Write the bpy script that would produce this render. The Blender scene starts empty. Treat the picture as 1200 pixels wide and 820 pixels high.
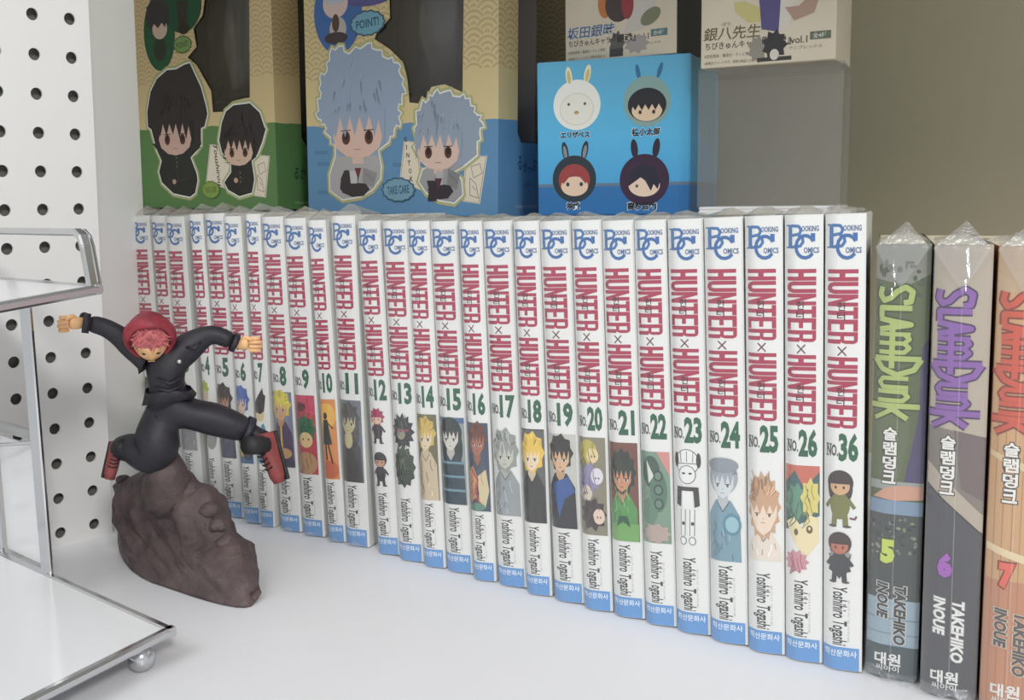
import bpy, bmesh, math, random
from mathutils import Vector, Matrix
from mathutils.geometry import tessellate_polygon
random.seed(7)
C = bpy.context.scene.collection
S = bpy.context.scene
R = math.radians

# ---------------------------------------------------------------- camera
CAM_YAW, CAM_PITCH, CAM_ROLL, F_PX = 0.61748, 0.14446, 0.01408, 1203.1
cd = bpy.data.cameras.new('camera'); cam = bpy.data.objects.new('camera', cd); C.objects.link(cam)
cd.sensor_fit = 'HORIZONTAL'; cd.sensor_width = 36.0; cd.lens = 36.0 * F_PX / 1200.0
cd.clip_start = 0.01; cd.clip_end = 20
fw = Vector((-math.sin(CAM_YAW) * math.cos(CAM_PITCH), math.cos(CAM_YAW) * math.cos(CAM_PITCH), -math.sin(CAM_PITCH)))
rt = Vector((math.cos(CAM_YAW), math.sin(CAM_YAW), 0)); dn = fw.cross(rt)
r2 = math.cos(CAM_ROLL) * rt + math.sin(CAM_ROLL) * dn
d2 = -math.sin(CAM_ROLL) * rt + math.cos(CAM_ROLL) * dn
cam.matrix_world = Matrix(((r2.x, -d2.x, -fw.x, 0), (r2.y, -d2.y, -fw.y, 0), (r2.z, -d2.z, -fw.z, 0.18428), (0, 0, 0, 1)))
S.camera = cam

# ---------------------------------------------------------------- world, lights, exposure
S.view_settings.view_transform = 'Standard'
S.view_settings.look = 'None'
S.view_settings.gamma = 1.0
S.view_settings.use_curve_mapping = False
S.view_settings.exposure = 0.0
w = bpy.data.worlds.new('shop_light'); S.world = w; w.use_nodes = True
w.node_tree.nodes['Background'].inputs[0].default_value = (0.95, 0.98, 1.0, 1)
w.node_tree.nodes['Background'].inputs[1].default_value = 0.73
def area(name, loc, target, size, power, col=(1, 1, 1), size_y=None):
    l = bpy.data.lights.new(name, 'AREA'); l.energy = power; l.size = size; l.color = col
    if size_y: l.shape = 'RECTANGLE'; l.size_y = size_y
    o = bpy.data.objects.new(name, l); C.objects.link(o); o.location = loc
    o.rotation_euler = (Vector(target) - Vector(loc)).to_track_quat('-Z', 'Y').to_euler()
    return o
area('ceiling_lamp_near', (0.74, -0.42, 0.84), (-0.38, 0.35, 0.1), 0.20, 9.4, (1.0, 0.985, 0.96))
area('overhead_fill', (-0.25, -1.7, 2.3), (-0.2, 0.4, 0.1), 1.4, 25.0, (0.96, 0.98, 1.0))  # added overhead fill that whitens the shelf surface

# ---------------------------------------------------------------- helpers
def lin(c):
    return tuple(((x / 255.0) / 12.92 if x / 255.0 <= 0.04045 else ((x / 255.0 + 0.055) / 1.055) ** 2.4) for x in c)
def mat(name, col=(200, 200, 200), rough=0.5, metal=0.0, spec=0.5, noise=None, bump=None, coat=0.0):
    m = bpy.data.materials.new(name); m.use_nodes = True
    nt = m.node_tree; b = nt.nodes['Principled BSDF']
    b.inputs['Base Color'].default_value = (*lin(col), 1); b.inputs['Roughness'].default_value = rough
    b.inputs['Metallic'].default_value = metal; b.inputs['Specular IOR Level'].default_value = spec
    b.inputs['Coat Weight'].default_value = coat; b.inputs['Coat Roughness'].default_value = 0.12
    tc = nt.nodes.new('ShaderNodeTexCoord')
    if noise:
        sc, amt = noise
        n = nt.nodes.new('ShaderNodeTexNoise'); n.inputs['Scale'].default_value = sc; n.inputs['Detail'].default_value = 4
        r = nt.nodes.new('ShaderNodeValToRGB')
        r.color_ramp.elements[0].position = 0.3; r.color_ramp.elements[1].position = 0.7
        a = lin([max(0, c * (1 - amt)) for c in col]); z = lin([min(255, c * (1 + amt)) for c in col])
        r.color_ramp.elements[0].color = (*a, 1); r.color_ramp.elements[1].color = (*z, 1)
        nt.links.new(tc.outputs['Object'], n.inputs['Vector']); nt.links.new(n.outputs['Fac'], r.inputs['Fac'])
        nt.links.new(r.outputs['Color'], b.inputs['Base Color'])
    if bump:
        sc, st, dist = bump
        n = nt.nodes.new('ShaderNodeTexNoise'); n.inputs['Scale'].default_value = sc; n.inputs['Detail'].default_value = 5
        bp = nt.nodes.new('ShaderNodeBump'); bp.inputs['Strength'].default_value = st; bp.inputs['Distance'].default_value = dist
        nt.links.new(tc.outputs['Object'], n.inputs['Vector']); nt.links.new(n.outputs['Fac'], bp.inputs['Height'])
        nt.links.new(bp.outputs['Normal'], b.inputs['Normal'])
    return m
def film_mat(name, base=0.05, haze=0.04, edge=0.5, rough=0.1, tint=(1, 1, 1), crinkle=220.0):
    m = bpy.data.materials.new(name); m.use_nodes = True; nt = m.node_tree; nt.nodes.clear()
    out = nt.nodes.new('ShaderNodeOutputMaterial')
    tr = nt.nodes.new('ShaderNodeBsdfTransparent'); tr.inputs[0].default_value = (*tint, 1)
    gl = nt.nodes.new('ShaderNodeBsdfGlossy'); gl.inputs['Roughness'].default_value = rough
    df = nt.nodes.new('ShaderNodeBsdfDiffuse'); df.inputs[0].default_value = (0.85, 0.87, 0.88, 1)
    lw = nt.nodes.new('ShaderNodeLayerWeight'); lw.inputs[0].default_value = 0.35
    mm = nt.nodes.new('ShaderNodeMath'); mm.operation = 'MULTIPLY_ADD'
    mm.inputs[1].default_value = edge; mm.inputs[2].default_value = base
    tc = nt.nodes.new('ShaderNodeTexCoord'); n = nt.nodes.new('ShaderNodeTexNoise')
    n.inputs['Scale'].default_value = crinkle; n.inputs['Detail'].default_value = 3
    bp = nt.nodes.new('ShaderNodeBump'); bp.inputs['Strength'].default_value = 0.5; bp.inputs['Distance'].default_value = 0.001
    m1 = nt.nodes.new('ShaderNodeMixShader'); m2 = nt.nodes.new('ShaderNodeMixShader')
    L = nt.links.new
    L(tc.outputs['Object'], n.inputs['Vector']); L(n.outputs['Fac'], bp.inputs['Height'])
    L(bp.outputs['Normal'], gl.inputs['Normal'])
    L(lw.outputs['Facing'], mm.inputs[0]); L(mm.outputs[0], m1.inputs[0])
    L(tr.outputs[0], m1.inputs[1]); L(gl.outputs[0], m1.inputs[2])
    m2.inputs[0].default_value = haze; L(m1.outputs[0], m2.inputs[1]); L(df.outputs[0], m2.inputs[2])
    L(m2.outputs[0], out.inputs[0])
    return m
def ink_mat(name, rough=0.35, spec=0.4):
    m = bpy.data.materials.new(name); m.use_nodes = True; nt = m.node_tree; b = nt.nodes['Principled BSDF']
    a = nt.nodes.new('ShaderNodeAttribute'); a.attribute_name = 'ink'
    nt.links.new(a.outputs['Color'], b.inputs['Base Color'])
    b.inputs['Roughness'].default_value = rough; b.inputs['Specular IOR Level'].default_value = spec
    return m
def tag(o, label=None, cat=None, group=None, kind=None):
    if label: o['label'] = label
    if cat: o['category'] = cat
    if group: o['group'] = group
    if kind: o['kind'] = kind
    return o
def empty(name, loc=(0, 0, 0), rot=(0, 0, 0)):
    o = bpy.data.objects.new(name, None); o.empty_display_size = 0.01; C.objects.link(o)
    o.location = loc; o.rotation_euler = rot; return o
def link_bm(name, bm, m, parent=None, smooth=False):
    me = bpy.data.meshes.new(name); bm.to_mesh(me); bm.free()
    if m:
        for x in (m if isinstance(m, (list, tuple)) else [m]): me.materials.append(x)
    if smooth:
        for p in me.polygons: p.use_smooth = True
    o = bpy.data.objects.new(name, me); C.objects.link(o); o.parent = parent
    return o
def bm_box(bm, x0, x1, y0, y1, z0, z1, mi=0, M=None):
    vs = [bm.verts.new(((M @ Vector(p)) if M else Vector(p))) for p in
          [(x0, y0, z0), (x1, y0, z0), (x1, y1, z0), (x0, y1, z0), (x0, y0, z1), (x1, y0, z1), (x1, y1, z1), (x0, y1, z1)]]
    for f in ((0, 3, 2, 1), (4, 5, 6, 7), (0, 1, 5, 4), (1, 2, 6, 5), (2, 3, 7, 6), (3, 0, 4, 7)):
        fc = bm.faces.new([vs[i] for i in f]); fc.material_index = mi
    return vs
def box_obj(name, x0, x1, y0, y1, z0, z1, m, parent=None, bevel=0.0):
    bm = bmesh.new(); bm_box(bm, x0, x1, y0, y1, z0, z1)
    if bevel: bmesh.ops.bevel(bm, geom=bm.edges[:], offset=bevel, segments=2, affect='EDGES', profile=0.7)
    return link_bm(name, bm, m, parent)
def bm_bar(bm, p, q, w, h, up=(0, 0, 1), bevel=0.0):
    """square-section bar from p to q; w across, h along up"""
    p, q, up = Vector(p), Vector(q), Vector(up)
    d = (q - p).normalized(); s = d.cross(up).normalized(); u = s.cross(d)
    vs = []
    b = min(w, h) * 0.25
    prof = [(-w/2+b, -h/2), (w/2-b, -h/2), (w/2, -h/2+b), (w/2, h/2-b), (w/2-b, h/2), (-w/2+b, h/2), (-w/2, h/2-b), (-w/2, -h/2+b)]
    for c in (p, q):
        vs.append([bm.verts.new(c + s * x + u * y) for x, y in prof])
    n = len(prof)
    for i in range(n):
        bm.faces.new((vs[0][i], vs[0][(i+1) % n], vs[1][(i+1) % n], vs[1][i]))
    bm.faces.new(vs[0][::-1]); bm.faces.new(vs[1])
def bm_tube(bm, pts, r, seg=8, radii=None):
    rings = []
    for i, p in enumerate(pts):
        p = Vector(p); a = Vector(pts[max(0, i-1)]); b = Vector(pts[min(len(pts)-1, i+1)])
        d = (b - a).normalized(); s = d.orthogonal().normalized(); u = d.cross(s)
        rr = radii[i] if radii else r
        rings.append([bm.verts.new(p + s * math.cos(2*math.pi*k/seg) * rr + u * math.sin(2*math.pi*k/seg) * rr) for k in range(seg)])
    for a, b in zip(rings, rings[1:]):
        for k in range(seg): bm.faces.new((a[k], a[(k+1) % seg], b[(k+1) % seg], b[k]))
    bm.faces.new(rings[0][::-1]); bm.faces.new(rings[-1])
def bm_ball(bm, c, r, sc=(1, 1, 1), u=14, v=10):
    M = Matrix.Translation(c) @ Matrix.Diagonal((sc[0], sc[1], sc[2], 1))
    return bmesh.ops.create_uvsphere(bm, u_segments=u, v_segments=v, radius=r, matrix=M)['verts']

# text outlines as triangles, taken once from Blender's built-in font
_tc = {}
def text_tris(body, offset=0.0, shear=0.0, res=2, serif=False):
    k = (body, offset, shear, res)
    if k in _tc: return _tc[k]
    cu = bpy.data.curves.new('t', 'FONT'); cu.body = body; cu.offset = offset; cu.shear = shear
    cu.resolution_u = res; cu.fill_mode = 'FRONT'
    o = bpy.data.objects.new('t', cu); C.objects.link(o)
    dg = bpy.context.evaluated_depsgraph_get(); e = o.evaluated_get(dg); me = e.to_mesh(); me.calc_loop_triangles()
    vs = [(v.co.x, v.co.y) for v in me.vertices]; tr = [tuple(t.vertices) for t in me.loop_triangles]
    e.to_mesh_clear(); bpy.data.objects.remove(o); bpy.data.curves.remove(cu)
    if vs:
        x0 = min(v[0] for v in vs); x1 = max(v[0] for v in vs); y0 = min(v[1] for v in vs); y1 = max(v[1] for v in vs)
    else: x0 = y0 = 0; x1 = y1 = 1
    _tc[k] = (vs, tr, (x0, x1, y0, y1)); return _tc[k]

class Ink:
    """flat print: polygons in millimetres (u right, v up) with a colour and a print layer"""
    def __init__(s): s.v = []; s.f = []; s.c = []
    def tri(s, vs, tr, col, layer):
        s.k = getattr(s, 'k', 0) + 1; layer = layer + 0.045 * (s.k % 20)
        b = len(s.v); s.v += [(x, y, layer) for x, y in vs]; s.f += [tuple(b + i for i in t) for t in tr]; s.c += [col] * len(tr)
    def poly(s, pts, col, layer=0):
        t = tessellate_polygon([[Vector((x, y, 0)) for x, y in pts]])
        out = []
        for a in t:
            p, q, r = (pts[i] for i in a)
            ar = (q[0]-p[0])*(r[1]-p[1]) - (r[0]-p[0])*(q[1]-p[1])
            out.append(tuple(a) if ar > 0 else tuple(reversed(a)))
        s.tri(pts, out, col, layer)
    def rect(s, x0, y0, x1, y1, col, layer=0):
        x0, x1 = min(x0, x1), max(x0, x1); y0, y1 = min(y0, y1), max(y0, y1)
        s.tri([(x0, y0), (x1, y0), (x1, y1), (x0, y1)], [(0, 1, 2), (0, 2, 3)], col, layer)
    def blob(s, cx, cy, rx, ry, col, layer=0, spikes=0, amp=0.25, n=24, rot=0.0, clip=None, a0=0.0, a1=2*math.pi):
        pts = []
        m = n if not spikes else spikes * 2
        full = abs(a1 - a0) > 6.2
        for i in range(m if full else m + 1):
            a = a0 + (a1 - a0) * i / m
            k = 1.0 if not spikes else (1 + amp if i % 2 == 0 else 1 - amp * 0.3)
            x, y = rx * k * math.cos(a), ry * k * math.sin(a)
            x, y = x * math.cos(rot) - y * math.sin(rot), x * math.sin(rot) + y * math.cos(rot)
            pts.append((cx + x, cy + y))
        if clip:
            pts = [(min(max(x, clip[0]), clip[2]), min(max(y, clip[1]), clip[3])) for x, y in pts]
        q = []
        for p in pts:
            if not q or math.hypot(p[0]-q[-1][0], p[1]-q[-1][1]) > 1e-4: q.append(p)
        if len(q) > 2: s.poly(q, col, layer)
    def stroke(s, pts, w, col, layer=0, caps=True):
        for (a, b) in zip(pts, pts[1:]):
            dx, dy = b[0]-a[0], b[1]-a[1]; l = math.hypot(dx, dy) or 1e-6
            nx, ny = -dy / l * w / 2, dx / l * w / 2
            s.tri([(a[0]-nx, a[1]-ny), (b[0]-nx, b[1]-ny), (b[0]+nx, b[1]+ny), (a[0]+nx, a[1]+ny)], [(0, 1, 2), (0, 2, 3)], col, layer)
        if caps:
            for p in pts[1:-1]: s.blob(p[0], p[1], w/2, w/2, col, layer, n=8)
    def text(s, body, cx, cy, w, h, col, layer=0, cw=False, offset=0.0, shear=0.0, rot=0.0, grow=0.0):
        vs, tr, (x0, x1, y0, y1) = text_tris(body, offset, shear)
        if not tr: return
        out = []
        W, H = (w + grow), (h + grow)
        for x, y in vs:
            a = ((x - x0) / (x1 - x0) - 0.5) * W; b = ((y - y0) / ((y1 - y0) or 1) - 0.5) * H
            if cw: a, b = b, -a
            if rot: a, b = a * math.cos(rot) - b * math.sin(rot), a * math.sin(rot) + b * math.cos(rot)
            out.append((cx + a, cy + b))
        fixed = []
        for t in tr:
            p, q, r = (out[i] for i in t)
            ar = (q[0]-p[0])*(r[1]-p[1]) - (r[0]-p[0])*(q[1]-p[1])
            fixed.append(t if ar > 0 else t[::-1])
        s.tri(out, fixed, col, layer)
    def build(s, name, parent=None, fn=None, m=None, cuts=None, lay=0.035, base=0.06):
        """fn maps (u, v, out) in metres to local coordinates"""
        bm = bmesh.new(); cl = bm.faces.layers.int.new('ci')
        cols = []; idx = {}
        vs = [bm.verts.new((x, y, z)) for x, y, z in s.v]
        for f, c in zip(s.f, s.c):
            if c not in idx: idx[c] = len(cols); cols.append(c)
            try:
                fc = bm.faces.new([vs[i] for i in f]); fc[cl] = idx[c]
            except ValueError: pass
        if cuts:
            for x in cuts:
                bmesh.ops.bisect_plane(bm, geom=bm.verts[:] + bm.edges[:] + bm.faces[:], plane_co=(x, 0, 0), plane_no=(1, 0, 0))
        fn = fn or (lambda u, v, o: (u, -o, v))
        for v in bm.verts:
            v.co = Vector(fn(v.co.x / 1000, v.co.y / 1000, (base + v.co.z * lay) / 1000))
        ci = [f[cl] for f in bm.faces]
        me = bpy.data.meshes.new(name); bm.to_mesh(me); bm.free()
        at = me.attributes.new('ink', 'FLOAT_COLOR', 'CORNER')
        cols = [tuple(x * .88 + (c[0] + c[1] + c[2]) / 3 * .12 for x in c) for c in cols]
        L = [lin(c) for c in cols]; data = []
        for p, k in zip(me.polygons, ci):
            for _ in p.loop_indices: data += [*L[k], 1.0]
        at.data.foreach_set('color', data)
        me.materials.append(m or INK)
        o = bpy.data.objects.new(name, me); C.objects.link(o); o.parent = parent
        return o

INK = ink_mat('printed_ink')
INK_MATT = ink_mat('printed_ink_matt', 0.6, 0.25)
M_white = mat('white_laminate', (226, 226, 228), 0.42, noise=(6, 0.012), bump=(900, 0.05, 0.0004))
M_panel = mat('white_powder_coat', (232, 231, 228), 0.5, bump=(700, 0.08, 0.0003))
M_side = mat('white_side_plate', (250, 250, 246), 0.55)
M_wall = mat('beige_grey_wall', (186, 178, 150), 0.8, noise=(3, 0.03), bump=(300, 0.1, 0.0005))
M_cover = mat('white_laminated_cover', (229, 229, 226), 0.3, spec=0.45)
M_pages = mat('cream_pages', (222, 212, 186), 0.9, noise=(60, 0.06))
M_chrome = mat('chrome', (205, 206, 208), 0.16, metal=1.0)
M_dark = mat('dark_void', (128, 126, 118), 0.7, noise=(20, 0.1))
M_film = film_mat('clear_wrap', base=0.035, haze=0.045, edge=0.35)
M_flap = film_mat('crinkled_wrap', base=0.10, haze=0.07, edge=0.5, rough=0.14, crinkle=320.0)
M_acryl = film_mat('clear_acrylic', base=0.02, haze=0.022, edge=0.35, rough=0.05, crinkle=8.0)
M_smoke = film_mat('window_film', base=0.02, haze=0.012, edge=0.25, rough=0.12, crinkle=12.0)

# ---------------------------------------------------------------- measured layout (metres for volumes, millimetres on box fronts)
BOOKS = [["1", -0.5594, 0.3875, 0.0157, 0.1778, 0.0164], ["2", -0.5393, 0.3873, 0.0175, 0.1776, 0.0139], ["3", -0.5247, 0.3871, 0.0192, 0.1772, 0.0164], ["4", -0.4985, 0.3858, 0.0302, 0.1786, 0.0111], ["5", -0.4871, 0.3862, 0.019, 0.1789, 0.0164], ["6", -0.4669, 0.3842, 0.0243, 0.1773, 0.0132], ["7", -0.4535, 0.3848, 0.0, 0.1786, 0.011], ["8", -0.4385, 0.3864, 0.0226, 0.1769, 0.0164], ["9", -0.4212, 0.3874, 0.0273, 0.176, 0.0164], ["10", -0.401, 0.3874, 0.0354, 0.175, 0.0124], ["11", -0.3885, 0.3885, 0.0135, 0.1773, 0.0164], ["12", -0.3641, 0.3874, 0.0407, 0.1746, 0.0151], ["13", -0.3483, 0.3865, 0.0275, 0.1746, 0.0162], ["14", -0.3312, 0.3861, 0.0298, 0.1745, 0.0137], ["15", -0.317, 0.3872, 0.0321, 0.1744, 0.0164], ["16", -0.2982, 0.385, 0.0287, 0.1745, 0.0132], ["17", -0.284, 0.3862, 0.0338, 0.1745, 0.0164], ["18", -0.2659, 0.3843, 0.0298, 0.1746, 0.0138], ["19", -0.2504, 0.3846, 0.0378, 0.1746, 0.016], ["20", -0.2337, 0.3837, 0.0337, 0.1749, 0.0146], ["21", -0.2183, 0.3843, 0.0372, 0.1748, 0.0152], ["22", -0.2025, 0.3844, 0.0383, 0.175, 0.0147], ["23", -0.1874, 0.3844, 0.0354, 0.1754, 0.0156], ["24", -0.1712, 0.3838, 0.0335, 0.176, 0.0163], ["25", -0.1544, 0.3836, 0.03, 0.1766, 0.0152], ["26", -0.1391, 0.3845, 0.0271, 0.177, 0.0149], ["36", -0.124, 0.3852, 0.0248, 0.1773, 0.0151]]
GREEN = {"s1": [[56.2, 109.8], [66.2, 112.6], [74.2, 113.4], [80.5, 103.7], [87.0, 93.5], [92.2, 78.5], [93.3, 72.5], [88.9, 62.8], [84.7, 61.9], [83.8, 48.9], [76.0, 43.1], [70.4, 40.1], [76.9, 27.8], [77.7, 21.7], [73.7, 11.5], [66.3, 8.0], [45.0, 10.8], [30.4, 19.9], [27.1, 29.3], [31.3, 37.7], [25.2, 47.2], [19.7, 63.0], [15.4, 65.2], [15.4, 77.8], [21.4, 94.0], [30.7, 103.8], [44.7, 110.0]], "s2": [[122.7, 79.0], [141.9, 79.7], [153.0, 72.0], [158.1, 60.4], [159.4, 59.5], [154.6, 49.2], [148.3, 39.7], [142.3, 36.0], [144.5, 22.4], [140.9, 11.7], [125.9, 8.7], [112.6, 13.6], [107.8, 20.6], [116.6, 28.5], [116.9, 34.4], [106.8, 42.5], [103.7, 52.4], [107.7, 66.1], [113.4, 74.6]], "p1": [[93.3, 49.7], [110.8, 48.3], [116.8, 32.4], [109.6, 15.6], [86.6, 20.7]], "p2": [[142.6, 41.2], [161.2, 39.5], [155.3, 8.8], [139.4, 10.3]], "win": [[97.0, 169.0], [90.8, 146.7], [79.2, 138.1], [82.0, 124.2], [70.7, 116.8], [81.0, 110.6], [89.0, 100.3], [97.0, 90.0], [98.1, 73.9], [110.4, 73.8], [121.4, 81.0], [136.3, 82.6], [141.5, 82.7], [145.6, 163.7]], "pts": [[92.5, 14.6], [65.7, 127.0], [37.0, 137.7], [68.9, 148.7], [-11.3, 64.0], [170.8, 61.0], [-7.7, 101.9], [172.3, 91.6], [167.8, 2.2], [54.3, 86.2], [51.8, 54.8], [54.5, 25.0], [133.6, 63.2], [127.9, 42.0], [126.7, 22.5]]}
BLUE = {"s1": [[33.6, 114.6], [43.4, 108.7], [60.5, 114.4], [68.7, 109.6], [79.1, 103.0], [88.3, 99.9], [90.5, 91.4], [93.8, 82.8], [91.4, 75.4], [87.8, 69.6], [90.0, 61.0], [84.2, 56.1], [79.3, 47.6], [69.8, 42.5], [72.4, 32.0], [71.3, 23.2], [63.2, 15.3], [52.1, 10.7], [34.4, 8.3], [21.8, 14.9], [21.6, 26.8], [27.7, 39.5], [27.9, 46.7], [20.4, 54.1], [18.0, 61.3], [11.7, 65.1], [11.3, 76.0], [14.9, 83.0], [13.9, 93.8], [21.8, 98.7], [24.2, 110.0]], "s2": [[118.3, 79.2], [127.0, 79.6], [139.7, 75.8], [148.1, 74.6], [149.1, 69.8], [154.3, 63.9], [158.4, 59.0], [156.4, 51.8], [154.3, 42.9], [154.3, 38.1], [143.9, 31.6], [136.4, 28.3], [141.7, 23.4], [142.8, 13.4], [135.3, 7.5], [122.2, 9.0], [111.1, 13.9], [104.4, 21.6], [107.8, 30.1], [113.5, 31.8], [103.4, 40.3], [102.4, 52.2], [102.6, 64.0], [107.2, 72.2], [113.8, 75.3]], "p1": [[92.1, 49.0], [104.6, 47.4], [107.7, 15.6], [87.8, 22.4]], "p2": [[143.9, 38.2], [161.6, 38.0], [155.8, 7.8], [141.7, 9.2]], "win": [[79.9, 150.4], [80.7, 128.8], [68.9, 120.5], [66.5, 116.5], [80.4, 108.8], [91.7, 99.7], [95.0, 89.5], [97.0, 73.5], [109.4, 72.1], [116.1, 82.6], [127.0, 83.7], [141.8, 78.1], [143.0, 143.9]], "pts": [[87.0, 16.3], [60.8, 127.1], [33.0, 134.6], [60.0, 144.0], [2.3, 61.8], [170.6, 58.3], [3.6, 97.0], [170.5, 87.8], [170.9, 2.3], [52.6, 86.5], [49.4, 53.4], [48.7, 25.0], [131.2, 59.8], [124.6, 40.1], [124.4, 21.6], [97.7, 35.3]]}
FACE = [[24.9, 64.8], [20.1, 81.4], [31.5, 82.1], [23.8, 47.1], [67.3, 64.5], [61.9, 81.6], [74.7, 82.0], [66.8, 47.4], [23.3, 21.6], [17.5, 38.8], [29.7, 39.0], [22.3, 5.2], [65.9, 20.7], [59.9, 39.2], [72.9, 39.3], [64.6, 4.8], [2.5, 17.7], [95.1, 16.1], [22.9, 19.1], [65.0, 17.4]]
CARDR = [[1.4, 16.0], [32.7, 15.3], [1.8, 9.9], [31.4, 10.8], [34.1, 10.3], [45.9, 10.6], [47.5, 10.2], [56.8, 10.5], [57.7, 10.7], [67.0, 14.2], [1.9, 5.8], [26.8, 5.1], [2.0, 2.2], [26.9, 2.0], [-0.2, -0.1], [69.6, -0.6]]
CARDL = [[1.5, 20.6], [34.6, 19.3], [1.9, 13.5], [33.0, 12.9], [34.6, 12.0], [47.5, 12.8], [49.9, 11.2], [60.1, 10.9], [60.8, 10.8], [71.5, 14.4], [1.8, 9.2], [20.6, 8.5], [1.8, 5.7], [24.7, 4.7], [-0.8, 4.8], [74.7, 2.1], [75.5, 29.1], [1.2, 38.0]]
BASE = [[-0.4715, 0.0421], [-0.4824, 0.0396], [-0.4791, 0.0349], [-0.4785, 0.027], [-0.4828, 0.0159], [-0.486, 0.0019], [-0.4787, -0.0082], [-0.4626, -0.0125], [-0.4409, -0.0126], [-0.4168, -0.0128], [-0.3938, -0.0117], [-0.3792, -0.0089], [-0.3752, -0.0045], [-0.3788, 0.0042], [-0.3837, 0.0126], [-0.3836, 0.0212], [-0.3871, 0.0248], [-0.3953, 0.0242], [-0.3986, 0.0305], [-0.4026, 0.0359], [-0.4039, 0.0435], [-0.412, 0.0483], [-0.4226, 0.0485], [-0.4287, 0.0551], [-0.4449, 0.0528], [-0.4598, 0.0475]]
# ---------------------------------------------------------------- the setting
def struct(name, bm, m, smooth=False):
    o = link_bm(name, bm, m, None, smooth); o['kind'] = 'structure'; return o
bm = bmesh.new(); bm_box(bm, -0.95, 0.75, -0.12, 0.74, -0.03, 0.0); struct('floor', bm, M_white)
bm = bmesh.new(); bm_box(bm, -0.95, 0.75, 0.74, 0.76, 0.0, 0.62); struct('wall_back', bm, M_wall)
bm = bmesh.new(); bm_box(bm, -0.95, -0.93, -0.12, 0.74, 0.0, 0.62); struct('wall_left', bm, M_wall)
bm = bmesh.new(); bm_box(bm, -0.95, 0.75, 0.25, 0.74, 0.432, 0.452); struct('shelf_above', bm, M_white)  # unseen shelf overhead, placed so its shadow falls on boxes and back wall

# white end plate standing behind the perforated panel
A, B = Vector((-0.521, 0.322, 0)), Vector((-0.5685, 0.396, 0))
d = (B - A).normalized(); n = Vector((-d.y, d.x, 0))
bm = bmesh.new()
lo = [bm.verts.new(p) for p in (A, B, B - n * -0.002, A - n * -0.002)]
hi = [bm.verts.new(v.co + Vector((0.014, 0, 0.4315))) for v in lo]
for i in range(4): bm.faces.new((lo[i], lo[(i+1) % 4], hi[(i+1) % 4], hi[i]))
bm.faces.new(lo[::-1]); bm.faces.new(hi); bmesh.ops.recalc_face_normals(bm, faces=bm.faces)
bmesh.ops.translate(bm, verts=bm.verts, vec=(0, 0, 0.0002))
struct('wall_side', bm, M_side)

# perforated panel: real round holes in a thin folded sheet
PO = Vector((-0.50307, 0.31773, 0.28038)); ps = 0.01949
pd = Vector((0.07778, 0.99697, 0)); pu = Vector((0.04399, 0, 0.99903)); pn = pd.cross(pu).normalized()
def pegboard():
    root = empty('perforated_panel', (PO - pu * 14.42 * ps))
    base = root.location.copy()
    bm = bmesh.new(); vc = {}
    def V(a, b, c=0.0):
        k = (round(a * 1e6), round(b * 1e6), round(c * 1e6))
        if k not in vc: vc[k] = bm.verts.new(PO + pd * a + pu * b + pn * c - base)
        return vc[k]
    K, I0, I1 = 9, -6, 14; hr = 0.0031; N = 16
    for k in range(K):
        for i in range(I0, I1 + 1):
            cx, cz = -k * ps, -i * ps; h = ps / 2
            ring = []; back = []; sq = []
            for j in range(N):
                a = 2 * math.pi * (j + 0.5) / N; ca, sa = math.cos(a), math.sin(a)
                ring.append(V(cx + hr * ca, cz + hr * sa)); back.append(V(cx + hr * ca, cz + hr * sa, -0.0012))
            sq = [V(cx + h, cz + h), V(cx - h, cz + h), V(cx - h, cz - h), V(cx + h, cz - h)]
            q = N // 4
            for s_ in range(4):
                # corner s_ lies at 45+90*s_ degrees: between ring[q*s_+1] and ring[q*s_+2]
                mid = q * s_ + 1
                nxt = (mid + q) % N
                idx = [(mid + 1 + t) % N for t in range(q)]
                # fan: corner_s with ring[mid], ring[mid+1]
                bm.faces.new((sq[s_], ring[(mid + 1) % N], ring[mid % N]))
                poly = [sq[s_]] + [sq[(s_ + 1) % 4]] + [ring[t] for t in reversed(idx)]
                bm.faces.new(poly)
            for j in range(N):
                bm.faces.new((ring[j], ring[(j+1) % N], back[(j+1) % N], back[j]))
    # margins and returns
    xr = 0.42 * ps; xl = -(K - 0.5) * ps; zt = (-I0 + 0.5) * ps; zb = -14.42 * ps; h = ps / 2
    def quad(*p): bm.faces.new([bm.verts.new(PO + pd * a + pu * b + pn * c - base) for a, b, c in p])
    zb = -14.5 * ps + 0.0006
    return root, bm, (xr, xl, zt, zb)
root, bm, (xr, xl, zt, zb) = pegboard()
bmesh.ops.recalc_face_normals(bm, faces=bm.faces)
link_bm('perforated_sheet', bm, M_panel, root)
base = root.location
bm = bmesh.new()
def pbox(bm, a0, a1, b0, b1, c0, c1):
    vs = [bm.verts.new(PO + pd * a + pu * b + pn * c - base) for a, b, c in
          [(a0, b0, c0), (a1, b0, c0), (a1, b1, c0), (a0, b1, c0), (a0, b0, c1), (a1, b0, c1), (a1, b1, c1), (a0, b1, c1)]]
    for f in ((0, 3, 2, 1), (4, 5, 6, 7), (0, 1, 5, 4), (1, 2, 6, 5), (2, 3, 7, 6), (3, 0, 4, 7)): bm.faces.new([vs[i] for i in f])
pbox(bm, ps * 0.5, ps * 0.5 + 0.0008, zb, zt, -0.0068, 0.0)
pbox(bm, xl, ps * 0.5, zb - 0.0004, zb, -0.0068, 0.0)
bmesh.ops.recalc_face_normals(bm, faces=bm.faces); link_bm('folded_edge', bm, M_panel, root)
bm = bmesh.new(); pbox(bm, xl, ps * 0.5, zb, zt, -0.0068, -0.006); bmesh.ops.recalc_face_normals(bm, faces=bm.faces)
link_bm('backing', bm, M_dark, root)
tag(root, 'white metal panel with rows of round holes, standing at the left end of the shelf', 'panel')

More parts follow.
